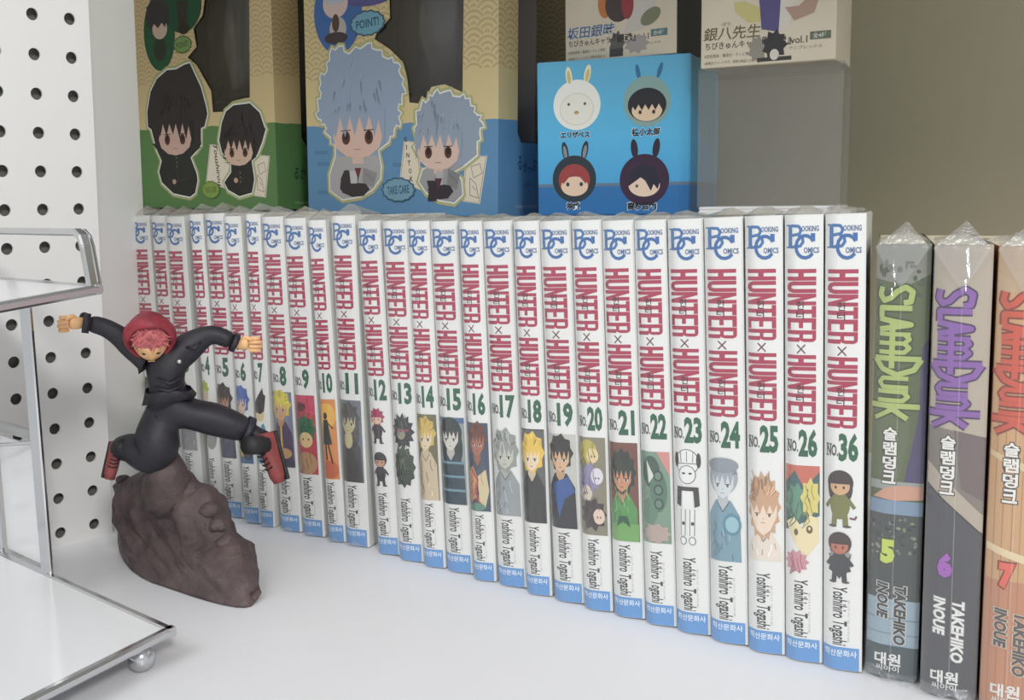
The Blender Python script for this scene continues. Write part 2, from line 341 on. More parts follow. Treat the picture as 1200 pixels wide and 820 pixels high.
# ---------------------------------------------------------------- comic volumes
BH = 0.176; BT = 0.016; BD = 0.113; BULGE = 0.0009
SHEAR = 0.275
def lop(t, pk):
    """lopsided convex spine: rolls over quickly from the left hinge, then runs nearly flat to the right one"""
    if t < .36: return pk * math.sin(math.pi / 2 * max(0, t) / .36) ** .85
    return pk * (1 - ((t - .36) / .64) ** 1.25)
def bulge(u): return lop(u / BT, 0.0024) - 0.0005 * max(0, u / BT - 0.95) / 0.05
def spine_map(u, v, o): return (u, -bulge(u) - o, v)
CUTS = [.5, 1.1, 1.8, 2.5, 3.5, 4.5, 5.5, 6.5, 8, 9.5, 11, 12.5, 14, 15.1]
def skew(bm):
    for v in bm.verts: v.co.x -= SHEAR * max(0.0, v.co.y)
def cover_mesh(bm, T, D, H, bf, n=13):
    us = [0, 0.25, 0.5, .8, 1.1, 1.45, 1.8, 2.15, 2.5, 3.0, 3.5, 4, 4.5, 5, 5.5, 6, 6.5, 7.25, 8, 8.75, 9.5, 10.25, 11, 11.75, 12.5, 13.25, 14, 14.55, 15.1, 15.6, 16.0]
    us = [x / 16.0 * T for x in us]
    out = [(u, -bf(u * BT / T)) for u in us]
    prof = [(0, D)] + out + [(T, D)]
    inn = [(T - 0.0004, D), (T - 0.0004, 0.0008), (0.0004, 0.0008), (0.0004, D)]
    loop = prof + inn
    lo = [bm.verts.new((x, y, 0)) for x, y in loop]; hi = [bm.verts.new((x, y, H)) for x, y in loop]
    m = len(loop)
    for i in range(m): bm.faces.new((lo[i], lo[(i+1) % m], hi[(i+1) % m], hi[i]))
    t = tessellate_polygon([[Vector((x, y, 0)) for x, y in loop]])
    for a in t:
        try: bm.faces.new([hi[i] for i in a]); bm.faces.new([lo[i] for i in a][::-1])
        except ValueError: pass
    bmesh.ops.recalc_face_normals(bm, faces=bm.faces); skew(bm)
CRIM = (176, 40, 74); GRN = (30, 96, 62); DK = (52, 48, 50); BLU = (50, 110, 174); BAND = (88, 150, 214)
GL = {
 'H': [[(0,0),(.35,0),(.35,1),(0,1)], [(.65,0),(1,0),(1,1),(.65,1)], [(.29,.42),(.71,.42),(.71,.6),(.29,.6)]],
 'U': [[(0,.24),(.35,.24),(.35,1),(0,1)], [(.65,.24),(1,.24),(1,1),(.65,1)], [(0,.24),(.12,.07),(.35,0),(.65,0),(.88,.07),(1,.24),(.65,.24),(.58,.17),(.42,.17),(.35,.24)]],
 'N': [[(0,0),(.33,0),(.33,1),(0,1)], [(.67,0),(1,0),(1,1),(.67,1)], [(.0,1),(.3,1),(1,0),(.7,0)]],
 'T': [[(.32,0),(.68,0),(.68,.86),(.32,.86)], [(0,.86),(1,.86),(1,1),(0,1)]],
 'E': [[(0,0),(.38,0),(.38,1),(0,1)], [(.32,.86),(1,.86),(1,1),(.32,1)], [(.32,.44),(.86,.44),(.86,.58),(.32,.58)], [(.32,0),(1,0),(1,.14),(.32,.14)]],
 'R': [[(0,0),(.35,0),(.35,1),(0,1)], [(.29,.88),(.7,.88),(.7,1),(.29,1)], [(.7,1),(.88,.97),(1,.88),(1,.62),(.9,.5),(.7,.46),(.7,.6),(.71,.85)], [(.29,.46),(.7,.46),(.7,.58),(.29,.58)], [(.62,.5),(1,.46),(1,0),(.65,0)]],
}
def word(ink, s, v_top, v_len, u0, u1, col, layer):
    lw = v_len / len(s)
    for i, ch in enumerate(s):
        for pl in GL[ch]:
            pts = [(u0 + y * (u1 - u0), v_top - (i + 0.02 + 0.95 * x) * lw) for x, y in pl]
            ink.poly(pts, col, layer)
# spine coordinates: u 0..16 mm, v from the top measured as a fraction
def vv(fr): return (1 - fr) * 176.0
ik = Ink()
word(ik, 'HUNTER', vv(.1155), 28.0, 1.5, 13.4, CRIM, 0)
word(ik, 'HUNTER', vv(.302), 27.2, 1.5, 13.4, CRIM, 0)
ik.stroke([(6.0, vv(.280)), (9.2, vv(.299))], 0.55, (110, 60, 70), 0, False); ik.stroke([(9.2, vv(.280)), (6.0, vv(.299))], 0.55, (110, 60, 70), 0, False)
for f in (.194, .377):
    ik.text('헌', 7.2, vv(f), 3.0, 3.3, (60, 30, 40), 2, offset=0.01); ik.text('터', 7.2, vv(f + .021), 3.0, 3.1, (60, 30, 40), 2, offset=0.01)
o = ik.build('title_lettering', fn=spine_map, cuts=CUTS); ME_TITLE = o.data; bpy.data.objects.remove(o)
ik = Ink()
def serifB(ink, c):
    x0, y0 = 1.6, vv(.068)
    ink.rect(2.1, y0, 3.9, vv(.024), c, 0); ink.rect(x0 - .5, vv(.0245), 4.3, vv(.021), c, 0); ink.rect(x0 - .5, y0, 4.3, vv(.0715), c, 0)
    ink.stroke([(3.6, vv(.0235)), (6.6, vv(.0245)), (7.6, vv(.032)), (7.0, vv(.041)), (3.6, vv(.0445))], 1.15, c, 0)
    ink.stroke([(6.4, vv(.043)), (8.1, vv(.049)), (8.4, vv(.058)), (7.3, vv(.067)), (3.6, vv(.069))], 1.15, c, 0)
def logoC(ink, c):
    cx, cy = 9.2, vv(.0685); pts = []
    for i in range(13):
        a = R(28 + i * 24.5)
        pts.append((cx + 3.6 * math.cos(a), cy + 4.2 * math.sin(a)))
    ink.stroke(pts, 1.3, c, 2); ink.poly([(11.2, vv(.040)), (13.0, vv(.040)), (13.0, vv(.058)), (11.9, vv(.054))], c, 2)
serifB(ik, BLU); logoC(ik, (42, 98, 168))
ik.text('OOKING', 11.1, vv(.030), 6.6, 2.1, (60, 96, 150), 3, offset=0.02); ik.text('OMICS', 11.6, vv(.076), 5.8, 2.2, (60, 96, 150), 3, offset=0.02)
o = ik.build('publisher_emblem', fn=spine_map, cuts=CUTS); ME_LOGO = o.data; bpy.data.objects.remove(o)
ik = Ink()
ik.text('Yoshihiro Togashi', 6.6, vv(.8765), 23.6, 7.4, DK, 0, cw=True, offset=0.02, shear=0.12)
ik.text('토가시 요시히로', 10.9, vv(.885), 17.0, 0.8, (170, 164, 166), 0, cw=True)
o = ik.build('author_lettering', fn=spine_map, cuts=CUTS); ME_AUTH = o.data; bpy.data.objects.remove(o)
ik = Ink()
ik.rect(0.1, 0.1, 15.0, vv(.947), BAND, 0); ik.text('학산문화사', 7.6, vv(.961), 13.0, 2.7, (236, 242, 248), 1, offset=0.012)
o = ik.build('publisher_band', fn=spine_map, cuts=CUTS); ME_BAND = o.data; bpy.data.objects.remove(o)

# picture panels: plain generic stand-ins of about the same colours
def Y(f): return vv(f)
CL = (0.3, Y(.803), 15.0, Y(.54))
def doll(ik, cx, top, bot, hair, skin, cloth, L=1, spiky=0, wide=1.0, long_hair=False):
    h = top - bot; hr = h * .23
    if long_hair: ik.blob(cx, top - h * .32, hr * .95 * wide, h * .30, hair, L, clip=CL)
    ik.blob(cx, top - h * .42 - h * .20, hr * .75 * wide, h * .24, cloth, L + 1, clip=CL)
    for sx in (-1, 1):
        ik.stroke([(cx + sx * hr * .35, top - h * .72), (cx + sx * hr * .45, bot + .5)], hr * .42, cloth, L + 1, False)
        ik.stroke([(cx + sx * hr * .6, top - h * .5), (cx + sx * hr * 1.1, top - h * .66)], hr * .28, cloth, L + 1, False)
        ik.blob(cx + sx * hr * .55, bot + .4, hr * .34, .5, (84, 70, 62), L + 2, n=8)
    ik.blob(cx, top - h * .22, hr * wide, h * .22, hair, L + 2, spikes=spiky, amp=.22, clip=CL)
    ik.blob(cx, top - h * .28, hr * .74 * wide, h * .155, skin, L + 3, clip=CL)
    ik.poly([(cx - hr * .8 * wide, top - h * .24), (cx + hr * .8 * wide, top - h * .24), (cx + hr * .6, top - h * .12), (cx - hr * .6, top - h * .12)], hair, L + 4)
    for sx in (-1, 1): ik.blob(cx + sx * hr * .3, top - h * .3, hr * .09, hr * .12, (60, 45, 40), L + 5, n=8)
def tone(c, k): return tuple(max(0, min(255, x * k)) for x in c)
def portrait(ik, bg, hair, skin, cloth, L=0, spiky=9, face=(7.5, .62), hs=(6.2, 8.0), fs=(4.4, 5.6), top=.548, bot=.80, long_hair=False, dark=(60, 50, 50)):
    if bg: ik.rect(0.4, Y(top), 14.9, Y(bot), bg, L)
    cx, cy = face[0], Y(face[1]); g = random.Random(int(cx * 100 + cy * 7 + hair[0]))
    if long_hair: ik.blob(cx, cy - 5, hs[0] * 1.02, hs[1] * 1.5, hair, L + 1, clip=CL)
    ik.poly([(max(.5, cx - 7), Y(bot)), (max(.5, cx - 6.6), cy - 14), (cx - 3, cy - 7.5), (cx + 3, cy - 7.5), (min(14.8, cx + 6.6), cy - 14), (min(14.8, cx + 7), Y(bot))], cloth, L + 2)
    for i in range(7):
        x = g.uniform(cx - 5.5, cx + 5.5); y = g.uniform(Y(bot) + 3, cy - 12)
        if y > Y(bot) + 1: ik.stroke([(x, y), (x + g.uniform(-.8, .8), y - 2.6)], .35, tone(cloth, g.choice((.72, 1.3))), L + 3, False)
    ik.poly([(cx - 1.8, cy - 3), (cx + 1.8, cy - 3), (cx + 2.2, cy - 9), (cx, cy - 12), (cx - 2.2, cy - 9)], tone(skin, .88), L + 3)
    ik.stroke([(cx - 2.4, cy - 8.4), (cx, cy - 12.4), (cx + 2.4, cy - 8.4)], .4, tone(cloth, .6), L + 4, False)
    ik.blob(cx, cy + 2.2, hs[0], hs[1], hair, L + 4, spikes=max(spiky, 0), amp=.16, clip=CL)
    ik.poly([(cx - fs[0], cy + 3), (cx - fs[0] * .96, cy - 2), (cx - fs[0] * .5, cy - fs[1] * .95), (cx, cy - fs[1] * 1.22), (cx + fs[0] * .5, cy - fs[1] * .95), (cx + fs[0] * .96, cy - 2), (cx + fs[0], cy + 3), (cx, cy + 5)], skin, L + 5)
    pts = [(cx - fs[0] * 1.1, cy + 5)]
    m = 9
    for i in range(m): pts.append((cx - fs[0] * 1.08 + fs[0] * 2.16 * (i + .5) / m, cy + (g.uniform(-1.6, .2) if i % 2 else 3.0)))
    pts += [(cx + fs[0] * 1.1, cy + 5)]
    ik.poly(pts, hair, L + 6)
    for i in range(16):
        a = g.uniform(.15, math.pi - .15); r0 = g.uniform(.45, .75); r1 = min(1.0, r0 + .35)
        p0 = (cx + hs[0] * r0 * math.cos(a), cy + 2.2 + hs[1] * r0 * math.sin(a)); p1 = (cx + hs[0] * r1 * math.cos(a), cy + 2.2 + hs[1] * r1 * math.sin(a))
        ik.stroke([(min(14.6, max(.6, p0[0])), p0[1]), (min(14.6, max(.6, p1[0])), min(CL[3] - .3, p1[1]))], .38, tone(hair, g.choice((.68, .8, 1.22))), L + 7, False)
    for sx in (-1, 1):
        ex = cx + sx * fs[0] * .46
        ik.blob(ex, cy - 1.4, .95, .72, (236, 232, 226), L + 7, n=12); ik.blob(ex, cy - 1.4, .55, .66, dark, L + 8, n=10); ik.stroke([(ex - 1.0, cy - .75), (ex + 1.0, cy - .65)], .3, tone(dark, .8), L + 9, False)
    ik.stroke([(cx + .2, cy - 2.4), (cx - .1, cy - 3.2)], .22, tone(skin, .7), L + 7, False)
    ik.stroke([(cx - .8, cy - 4.5), (cx + .8, cy - 4.5)], .25, tone(dark, 1.3), L + 7, False)
def folds(ik, x0, x1, f0, f1, col, L, n=5, w=.35, seed=1):
    g = random.Random(seed)
    for i in range(n):
        x = g.uniform(x0, x1); y = Y(g.uniform(f0, f1)); ik.stroke([(x, y), (min(14.7, x + g.uniform(-1.5, 1.5)), y - 3), (min(14.7, max(.5, x + g.uniform(-2, 2))), max(Y(.80), y - 6))], w, col, L, False)
def art(n):
    ik = Ink(); sk = (226, 190, 160)
    if n in (1, 2, 3): portrait(ik, None, [(70, 90, 60), (60, 60, 66), (80, 110, 90)][n-1], sk, [(60, 100, 70), (90, 90, 96), (160, 160, 165)][n-1])
    elif n == 4:
        ik.blob(5.5, Y(.575), 4.2, 4.6, (170, 180, 60), 1, spikes=9, clip=CL); ik.blob(6, Y(.60), 3.3, 3.6, (205, 180, 150), 2)
        ik.blob(9, Y(.73), 5.4, 9, (150, 152, 150), 1, clip=CL); ik.blob(4, Y(.70), 3.4, 8, (58, 84, 70), 2, clip=CL); folds(ik, 4, 13, .66, .74, (210, 212, 210), 3)
    elif n == 5: portrait(ik, None, (62, 46, 40), (190, 130, 96), (72, 76, 100), face=(7, .61)); folds(ik, 3, 12, .68, .75, (130, 130, 150), 9)
    elif n == 6:
        portrait(ik, None, (74, 110, 186), sk, (70, 112, 160), face=(7, .60), top=.56); ik.blob(5, Y(.75), 4.2, 5, (196, 168, 66), 9, clip=CL); ik.blob(10, Y(.77), 3.6, 3.4, (54, 60, 80), 10, clip=CL)
    elif n == 7:
        ik.poly([(2, Y(.60)), (5, Y(.585)), (11.5, Y(.545)), (12, Y(.565)), (13.8, Y(.57)), (12, Y(.62)), (9, Y(.63)), (4, Y(.625))], (58, 44, 52), 4)
        ik.blob(8, Y(.63), 3.8, 4.2, (220, 200, 150), 3); ik.blob(8, Y(.72), 5.4, 9.5, (206, 214, 216), 1, clip=CL); ik.blob(10.5, Y(.70), 2.4, 7, (80, 150, 180), 2, clip=CL); ik.blob(7, Y(.775), 5, 3, (70, 150, 190), 3, clip=CL)
    elif n == 8:
        portrait(ik, (120, 128, 150), (224, 206, 70), (214, 160, 116), (84, 60, 96), face=(7.4, .60), bot=.79); ik.stroke([(7.5, Y(.66)), (7.5, Y(.74))], 1.1, (216, 184, 80), 9); ik.blob(9, Y(.745), 4.5, 3, (200, 150, 96), 9, clip=CL); ik.rect(.6, Y(.77), 14.8, Y(.79), (66, 66, 80), 10)
    elif n == 9:
        ik.rect(.4, Y(.548), 14.9, Y(.80), (190, 60, 70), 0); ik.poly([(.5, Y(.55)), (14.8, Y(.55)), (14.8, Y(.61)), (8, Y(.60)), (.5, Y(.60))], (206, 56, 90), 1)
        ik.blob(6, Y(.585), 3.4, 2.6, (90, 30, 40), 2, clip=CL); ik.blob(8, Y(.655), 6.4, 6.6, (40, 104, 66), 3, spikes=8, clip=CL); ik.blob(8.4, Y(.69), 4.2, 4.4, (222, 190, 130), 4); ik.blob(8, Y(.765), 6.6, 6.4, (186, 140, 96), 3, clip=CL); folds(ik, 3, 13, .62, .65, (26, 74, 48), 5, 8); folds(ik, 2, 13, .555, .59, (150, 34, 62), 3, 7)
        for sx in (-1.6, 1.8): ik.blob(8.4 + sx, Y(.688), .5, .6, (70, 50, 40), 6, n=8); folds(ik, 3, 13, .73, .77, (120, 84, 60), 5)
    elif n == 10:
        ik.rect(.4, Y(.548), 14.9, Y(.80), (226, 140, 70), 0); ik.blob(8, Y(.60), 6.8, 7, (240, 180, 70), 1, clip=CL); ik.blob(8, Y(.77), 6.8, 5, (206, 100, 60), 1, clip=CL)
        ik.blob(7, Y(.60), 1.4, 1.9, (44, 40, 40), 3); ik.poly([(5.4, Y(.612)), (8.6, Y(.612)), (11, Y(.69)), (3.4, Y(.69))], (44, 56, 48), 3)
        ik.stroke([(8, Y(.62)), (12.4, Y(.64))], .8, (44, 40, 40), 3); ik.stroke([(8, Y(.69)), (10.6, Y(.75))], 1.1, (44, 40, 40), 3); ik.stroke([(6, Y(.69)), (6.4, Y(.74))], 1.1, (44, 40, 40), 3)
    elif n == 11: portrait(ik, (112, 116, 130), (86, 84, 82), (196, 182, 140), (74, 70, 72), face=(7.2, .615), long_hair=True); ik.blob(7, Y(.67), 2.6, 4.6, (196, 184, 140), 9)
    elif n == 12: doll(ik, 7, Y(.555), Y(.66), (172, 46, 86), sk, (66, 60, 66), spiky=10); doll(ik, 7.4, Y(.685), Y(.79), (50, 46, 50), (206, 150, 120), (60, 56, 60))
    elif n == 13:
        ik.blob(7.5, Y(.61), 5.8, 8.0, (46, 50, 48), 1, spikes=13, amp=.25, clip=CL); ik.blob(7.5, Y(.715), 6, 10, (62, 74, 60), 2, spikes=12, amp=.15, clip=CL); ik.stroke([(4, Y(.61)), (11.5, Y(.605))], 1.2, (150, 60, 90), 3); folds(ik, 3, 12, .65, .74, (120, 134, 104), 4, 8); folds(ik, 3, 12, .56, .60, (104, 112, 104), 4, 7); ik.blob(6.8, Y(.618), 2.6, 2.8, (150, 140, 120), 2.5); folds(ik, 2, 13, .68, .74, (34, 40, 36), 5, 8)
    elif n == 14: 
        portrait(ik, (112, 104, 70), (212, 178, 84), (226, 206, 170), (206, 186, 152), face=(7.4, .615)); folds(ik, 2, 13, .68, .76, (110, 90, 70), 9, 7, .3)
    elif n == 15:
        ik.rect(.4, Y(.548), 14.9, Y(.80), (150, 160, 160), 0); ik.rect(.4, Y(.55), 14.9, Y(.565), (70, 100, 150), 1)
        portrait(ik, None, (46, 56, 54), (210, 208, 196), (44, 66, 76), L=1, spiky=0, face=(7.4, .605), long_hair=True)
        for f in (.675, .715, .755): ik.rect(1, Y(f), 14.3, Y(f + .007), (110, 150, 170), 10)
    elif n == 16:
        portrait(ik, (60, 74, 104), (112, 56, 44), (172, 104, 78), (70, 80, 100), face=(8, .605), hs=(5.6, 7.6), top=.55)
        ik.poly([(1, Y(.69)), (5, Y(.67)), (7.6, Y(.70)), (7, Y(.76)), (2, Y(.78))], (206, 150, 110), 11); ik.poly([(8, Y(.70)), (13, Y(.68)), (14.6, Y(.74)), (12, Y(.79)), (8.4, Y(.77))], (214, 196, 150), 11)
        ik.stroke([(4, Y(.68)), (8, Y(.71)), (6.4, Y(.745)), (8.6, Y(.78))], 1.0, (186, 60, 62), 12); folds(ik, 2, 13, .69, .75, (150, 96, 70), 13, 8, .25); ik.blob(7, Y(.787), 5, 2.0, (90, 140, 120), 14, clip=CL)
    elif n == 17: portrait(ik, None, (150, 154, 148), (196, 196, 180), (150, 156, 158), face=(8, .63), hs=(6.4, 10)); folds(ik, 2, 13, .57, .62, (216, 218, 214), 9, 8, .3); folds(ik, 2, 13, .70, .76, (196, 200, 200), 9, 7)
    elif n == 18: ik.rect(.4, Y(.545), 14.9, Y(.57), (50, 50, 56), 0); portrait(ik, (96, 96, 96), (238, 196, 74), (236, 212, 176), (50, 48, 48), face=(7.6, .62), long_hair=False, hs=(6.6, 9)); 
    elif n == 19: portrait(ik, (196, 196, 186), (46, 40, 40), (222, 176, 132), (40, 42, 48), face=(7.2, .61), hs=(5.6, 8)); ik.poly([(3, Y(.68)), (11, Y(.66)), (14, Y(.70)), (9, Y(.72)), (6, Y(.77))], (44, 84, 156), 9)
    elif n == 20:
        ik.rect(.4, Y(.545), 14.9, Y(.80), (136, 130, 108), 0); ik.blob(6, Y(.585), 5, 6, (190, 176, 80), 1, clip=CL); ik.blob(8.5, Y(.592), 3, 3.4, (232, 208, 150), 2)
        ik.blob(6, Y(.65), 5.4, 6.4, (140, 132, 168), 3, spikes=10, clip=CL); ik.blob(10.6, Y(.645), 3, 3.8, (220, 214, 222), 4); ik.blob(4.6, Y(.69), 3.4, 3.8, (210, 196, 176), 5); ik.blob(8, Y(.745), 5.8, 6.4, (62, 48, 50), 5, spikes=9, clip=CL); ik.blob(11, Y(.75), 2.8, 3.6, (230, 200, 180), 6); folds(ik, 2, 11, .56, .60, (130, 118, 52), 6, 6); folds(ik, 2, 11, .63, .67, (98, 90, 130), 6, 7); folds(ik, 2, 13, .70, .76, (96, 84, 84), 8, 8)
        for q in ((9, .594), (10.6, .65), (4.6, .69), (11, .752)): ik.blob(q[0] - .7, Y(q[1]), .35, .5, (70, 56, 56), 9, n=8); ik.blob(q[0] + .8, Y(q[1]), .35, .5, (70, 56, 56), 9, n=8)
    elif n == 21: portrait(ik, (122, 70, 56), (42, 54, 44), (208, 140, 100), (84, 152, 78), face=(7.4, .635), hs=(6.0, 9.5), spiky=12); ik.poly([(5.6, Y(.735)), (9.6, Y(.735)), (11, Y(.765)), (7.5, Y(.748)), (4.2, Y(.765))], (40, 84, 60), 9); ik.rect(.6, Y(.755), 14.8, Y(.80), (110, 170, 84), 8); folds(ik, 3, 12, .66, .70, (150, 206, 130), 9, 4)
    elif n == 22:
        ik.rect(.4, Y(.56), 14.9, Y(.79), (122, 152, 128), 0); ik.poly([(9, Y(.56)), (14.9, Y(.56)), (14.9, Y(.62))], (214, 140, 130), 1); ik.blob(6, Y(.61), 4.4, 7, (66, 92, 78), 2, clip=CL); ik.blob(9.5, Y(.66), 4, 9, (84, 120, 100), 3, clip=CL)
        ik.poly([(4, Y(.58)), (7.6, Y(.62)), (5, Y(.64))], (216, 220, 206), 4); ik.blob(5, Y(.71), 4, 6, (96, 134, 110), 4, clip=CL); ik.blob(8, Y(.765), 6, 3.8, (180, 160, 150), 5, spikes=9, clip=CL)
        for q in range(3): ik.blob(9.6, Y(.62 + .035 * q), 2.2, 2.4, (54, 72, 66), 6); ik.blob(9.6, Y(.62 + .035 * q), 1.5, 1.7, (104, 136, 116), 7)
    elif n == 23:
        w_ = (232, 232, 230); k = (60, 58, 58)
        ik.blob(7.4, Y(.575), 5.2, 5.6, k, 1); ik.blob(7.4, Y(.575), 4.9, 5.3, w_, 2)
        for x in (4.6, 7.4, 10.2): ik.stroke([(x, Y(.548)), (x * .9 + .74, Y(.575))], .25, k, 3, False)
        ik.stroke([(2.6, Y(.578)), (12.2, Y(.578))], .3, k, 3, False)
        for sx in (2.6, 12.4): ik.blob(sx, Y(.57), 1.0, 3.2, k, 3)
        ik.blob(7.4, Y(.605), 3.8, 4, k, 3); ik.blob(7.4, Y(.605), 3.5, 3.7, w_, 4)
        for sx in (6, 8.8): ik.blob(sx, Y(.602), .8, .45, k, 5, n=10)
        ik.poly([(2.6, Y(.635)), (12.2, Y(.635)), (12.6, Y(.68)), (10.4, Y(.685)), (10, Y(.645)), (4.8, Y(.645)), (4.4, Y(.685)), (2.2, Y(.68))], k, 4); ik.rect(5, Y(.645), 9.8, Y(.69), w_, 3)
        for sx in (5.4, 9.4): 
            ik.stroke([(sx, Y(.69)), (sx - .3, Y(.755))], 2.2, k, 3, False); ik.stroke([(sx, Y(.69)), (sx - .3, Y(.755))], 1.7, w_, 4, False); ik.blob(sx - .2, Y(.768), 1.5, 1.8, k, 5); ik.blob(sx - .2, Y(.768), 1.2, 1.5, w_, 6)
            ik.blob(sx, Y(.725), .7, .8, k, 6)
    elif n == 24: portrait(ik, None, (158, 166, 174), (206, 212, 216), (118, 156, 172), face=(7.0, .61), spiky=0, hs=(6, 7.4), dark=(90, 100, 110)); ik.blob(7, Y(.57), 6.4, 3.2, (140, 148, 156), 9, clip=CL); ik.blob(10.6, Y(.71), 3.6, 4.6, (84, 140, 164), 10, clip=CL); ik.blob(10.6, Y(.71), 2.6, 3.4, (150, 190, 200), 11); folds(ik, 2, 13, .70, .76, (96, 130, 150), 9, 6)
    elif n == 25: portrait(ik, None, (204, 160, 122), (236, 212, 188), (228, 214, 198), face=(7.8, .665), hs=(6.2, 12.5), fs=(5.6, 8.0), spiky=15, dark=(120, 100, 60), bot=.78); folds(ik, 2, 13, .57, .61, (170, 116, 84), 12, 9, .3)
    elif n == 26:
        ik.rect(.4, Y(.548), 14.9, Y(.64), (206, 104, 84), 0); ik.poly([(.4, Y(.59)), (5, Y(.56)), (9, Y(.60)), (14.9, Y(.56)), (14.9, Y(.66)), (.4, Y(.70))], (60, 100, 100), 1)
        ik.blob(5.6, Y(.63), 4.4, 6.2, (96, 146, 120), 2, spikes=9, clip=CL); ik.blob(11.4, Y(.62), 3.3, 6.6, (222, 206, 110), 3, spikes=8, clip=CL); ik.poly([(1, Y(.68)), (5, Y(.665)), (8, Y(.69)), (11, Y(.66)), (14.6, Y(.665)), (14.6, Y(.72)), (10, Y(.755)), (6, Y(.735))], (232, 216, 168), 4); ik.blob(11, Y(.692), 1.3, 1.7, (110, 90, 50), 5, n=12); ik.blob(11, Y(.69), .5, .7, (230, 220, 190), 6, n=8); ik.blob(5.6, Y(.70), .9, 1.4, (110, 90, 50), 5, n=12); folds(ik, 2, 13, .60, .66, (70, 104, 84), 5, 8); folds(ik, 9, 13, .59, .66, (170, 150, 70), 6, 6)
        ik.blob(5.6, Y(.768), 4.4, 4, (206, 140, 150), 5, spikes=10, clip=CL); folds(ik, 3, 9, .75, .77, (160, 90, 104), 6, 6)
    elif n == 36:
        doll(ik, 7.2, Y(.548), Y(.675), (62, 48, 44), (214, 166, 120), (120, 122, 62), long_hair=True); ik.stroke([(11, Y(.653)), (13, Y(.655)), (13.6, Y(.648))], .7, (110, 70, 60), 5)
        ik.blob(7.2, Y(.755), 4.4, 5.4, (66, 66, 70), 2, spikes=12, amp=.18); ik.blob(7.4, Y(.735), 3.8, 3.4, (150, 150, 146), 3, spikes=11); doll(ik, 7.2, Y(.685), Y(.80), (70, 52, 46), (190, 110, 86), (62, 62, 66), L=5)
    return ik
def number_ink(n):
    ik = Ink(); s_ = str(n)
    wid = 7.4 if n > 9 else 4.2
    x1 = 14.0 if n > 9 else 12.6
    ik.text(s_, x1 - wid / 2, vv(.497), wid, 11.2, GRN, 1, offset=0.045)
    xn = x1 - wid - 5.0
    ik.text('NO.', x1 - wid - 2.6, vv(.505), 4.9, 4.6, (64, 72, 66), 1, offset=0.03)
    for q in ((xn - .3, vv(.4925)), (xn + 1.1, vv(.4925)), (xn - .3, vv(.517))): ik.rect(q[0], q[1] - .25, q[0] + 1.1, q[1] + .25, (64, 72, 66), 2)
    return ik

# clear wrap of one volume: front sheet, gathered top flap, folded bottom tongue
def wrap_mesh(seed, top=0.004, tongue=0.0, T=BT, H=BH, D=BD):
    g = random.Random(seed); bm = bmesh.new()
    e = 0.00022
    us = [0.0002, T * .06, T * .14, T * .24, T * .36, T * .5, T * .65, T * .8, T - 0.0002]
    rows = [0.0003, H * .25, H * .5, H * .75, H]
    grid = [[bm.verts.new((u, -bulge(u * BT / T) - 0.0007 - e - g.uniform(0, .0002), z)) for u in us] for z in rows]
    for a, b in zip(grid, grid[1:]):
        for i in range(len(us) - 1): bm.faces.new((a[i], a[i+1], b[i+1], b[i]))
    # right side strip
    side = [[bm.verts.new((T - 0.0001, y, z)) for y in (0.002, 0.02)] for z in rows]
    for r0, r1, s0, s1 in zip(grid, grid[1:], side, side[1:]):
        bm.faces.new((r0[-1], s0[0], s1[0], r1[-1])); bm.faces.new((s0[0], s0[1], s1[1], s1[0]))
    m1 = bm.faces[:]
    # top flap: two creased sheets meeting in an uneven ridge
    pk = g.uniform(.3, .7) * T
    n = 7; rid = []; fr = []; bk_ = []
    for i in range(n):
        u = 0.0002 + (T - 0.0004) * i / (n - 1)
        hh = top * (1 - abs(u - pk) / max(pk, T - pk) * .75) + g.uniform(0, .0008)
        fr.append(bm.verts.new((u, -bulge(u * BT / T) - 0.0007 - e, H)))
        rid.append(bm.verts.new((min(T - .0003, max(.0003, u + g.uniform(-.0006, .0006))), 0.008 + g.uniform(-.002, .002), H + hh + .0004)))
        bk_.append(bm.verts.new((u, 0.03, H + 0.0006)))
    fl = []
    for i in range(n - 1):
        fl.append(bm.faces.new((fr[i], fr[i+1], rid[i+1], rid[i]))); fl.append(bm.faces.new((rid[i], rid[i+1], bk_[i+1], bk_[i])))
    if tongue:
        a = bm.verts.new((T * .1, -0.0012, 0.0012)); b = bm.verts.new((T * .95, -0.0012, 0.0012))
        c = bm.verts.new((T * g.uniform(.05, .4), -tongue, 0.0006)); d_ = bm.verts.new((T * g.uniform(.6, 1.0), -tongue * .6, 0.0014)); mdl = bm.verts.new((T * .5, -tongue * .4, 0.0028))
        for t in ((a, c, mdl), (c, d_, mdl), (d_, b, mdl), (b, a, mdl)): fl.append(bm.faces.new(t))
    for f in fl: f.material_index = 1; f.smooth = False
    skew(bm)
    return bm
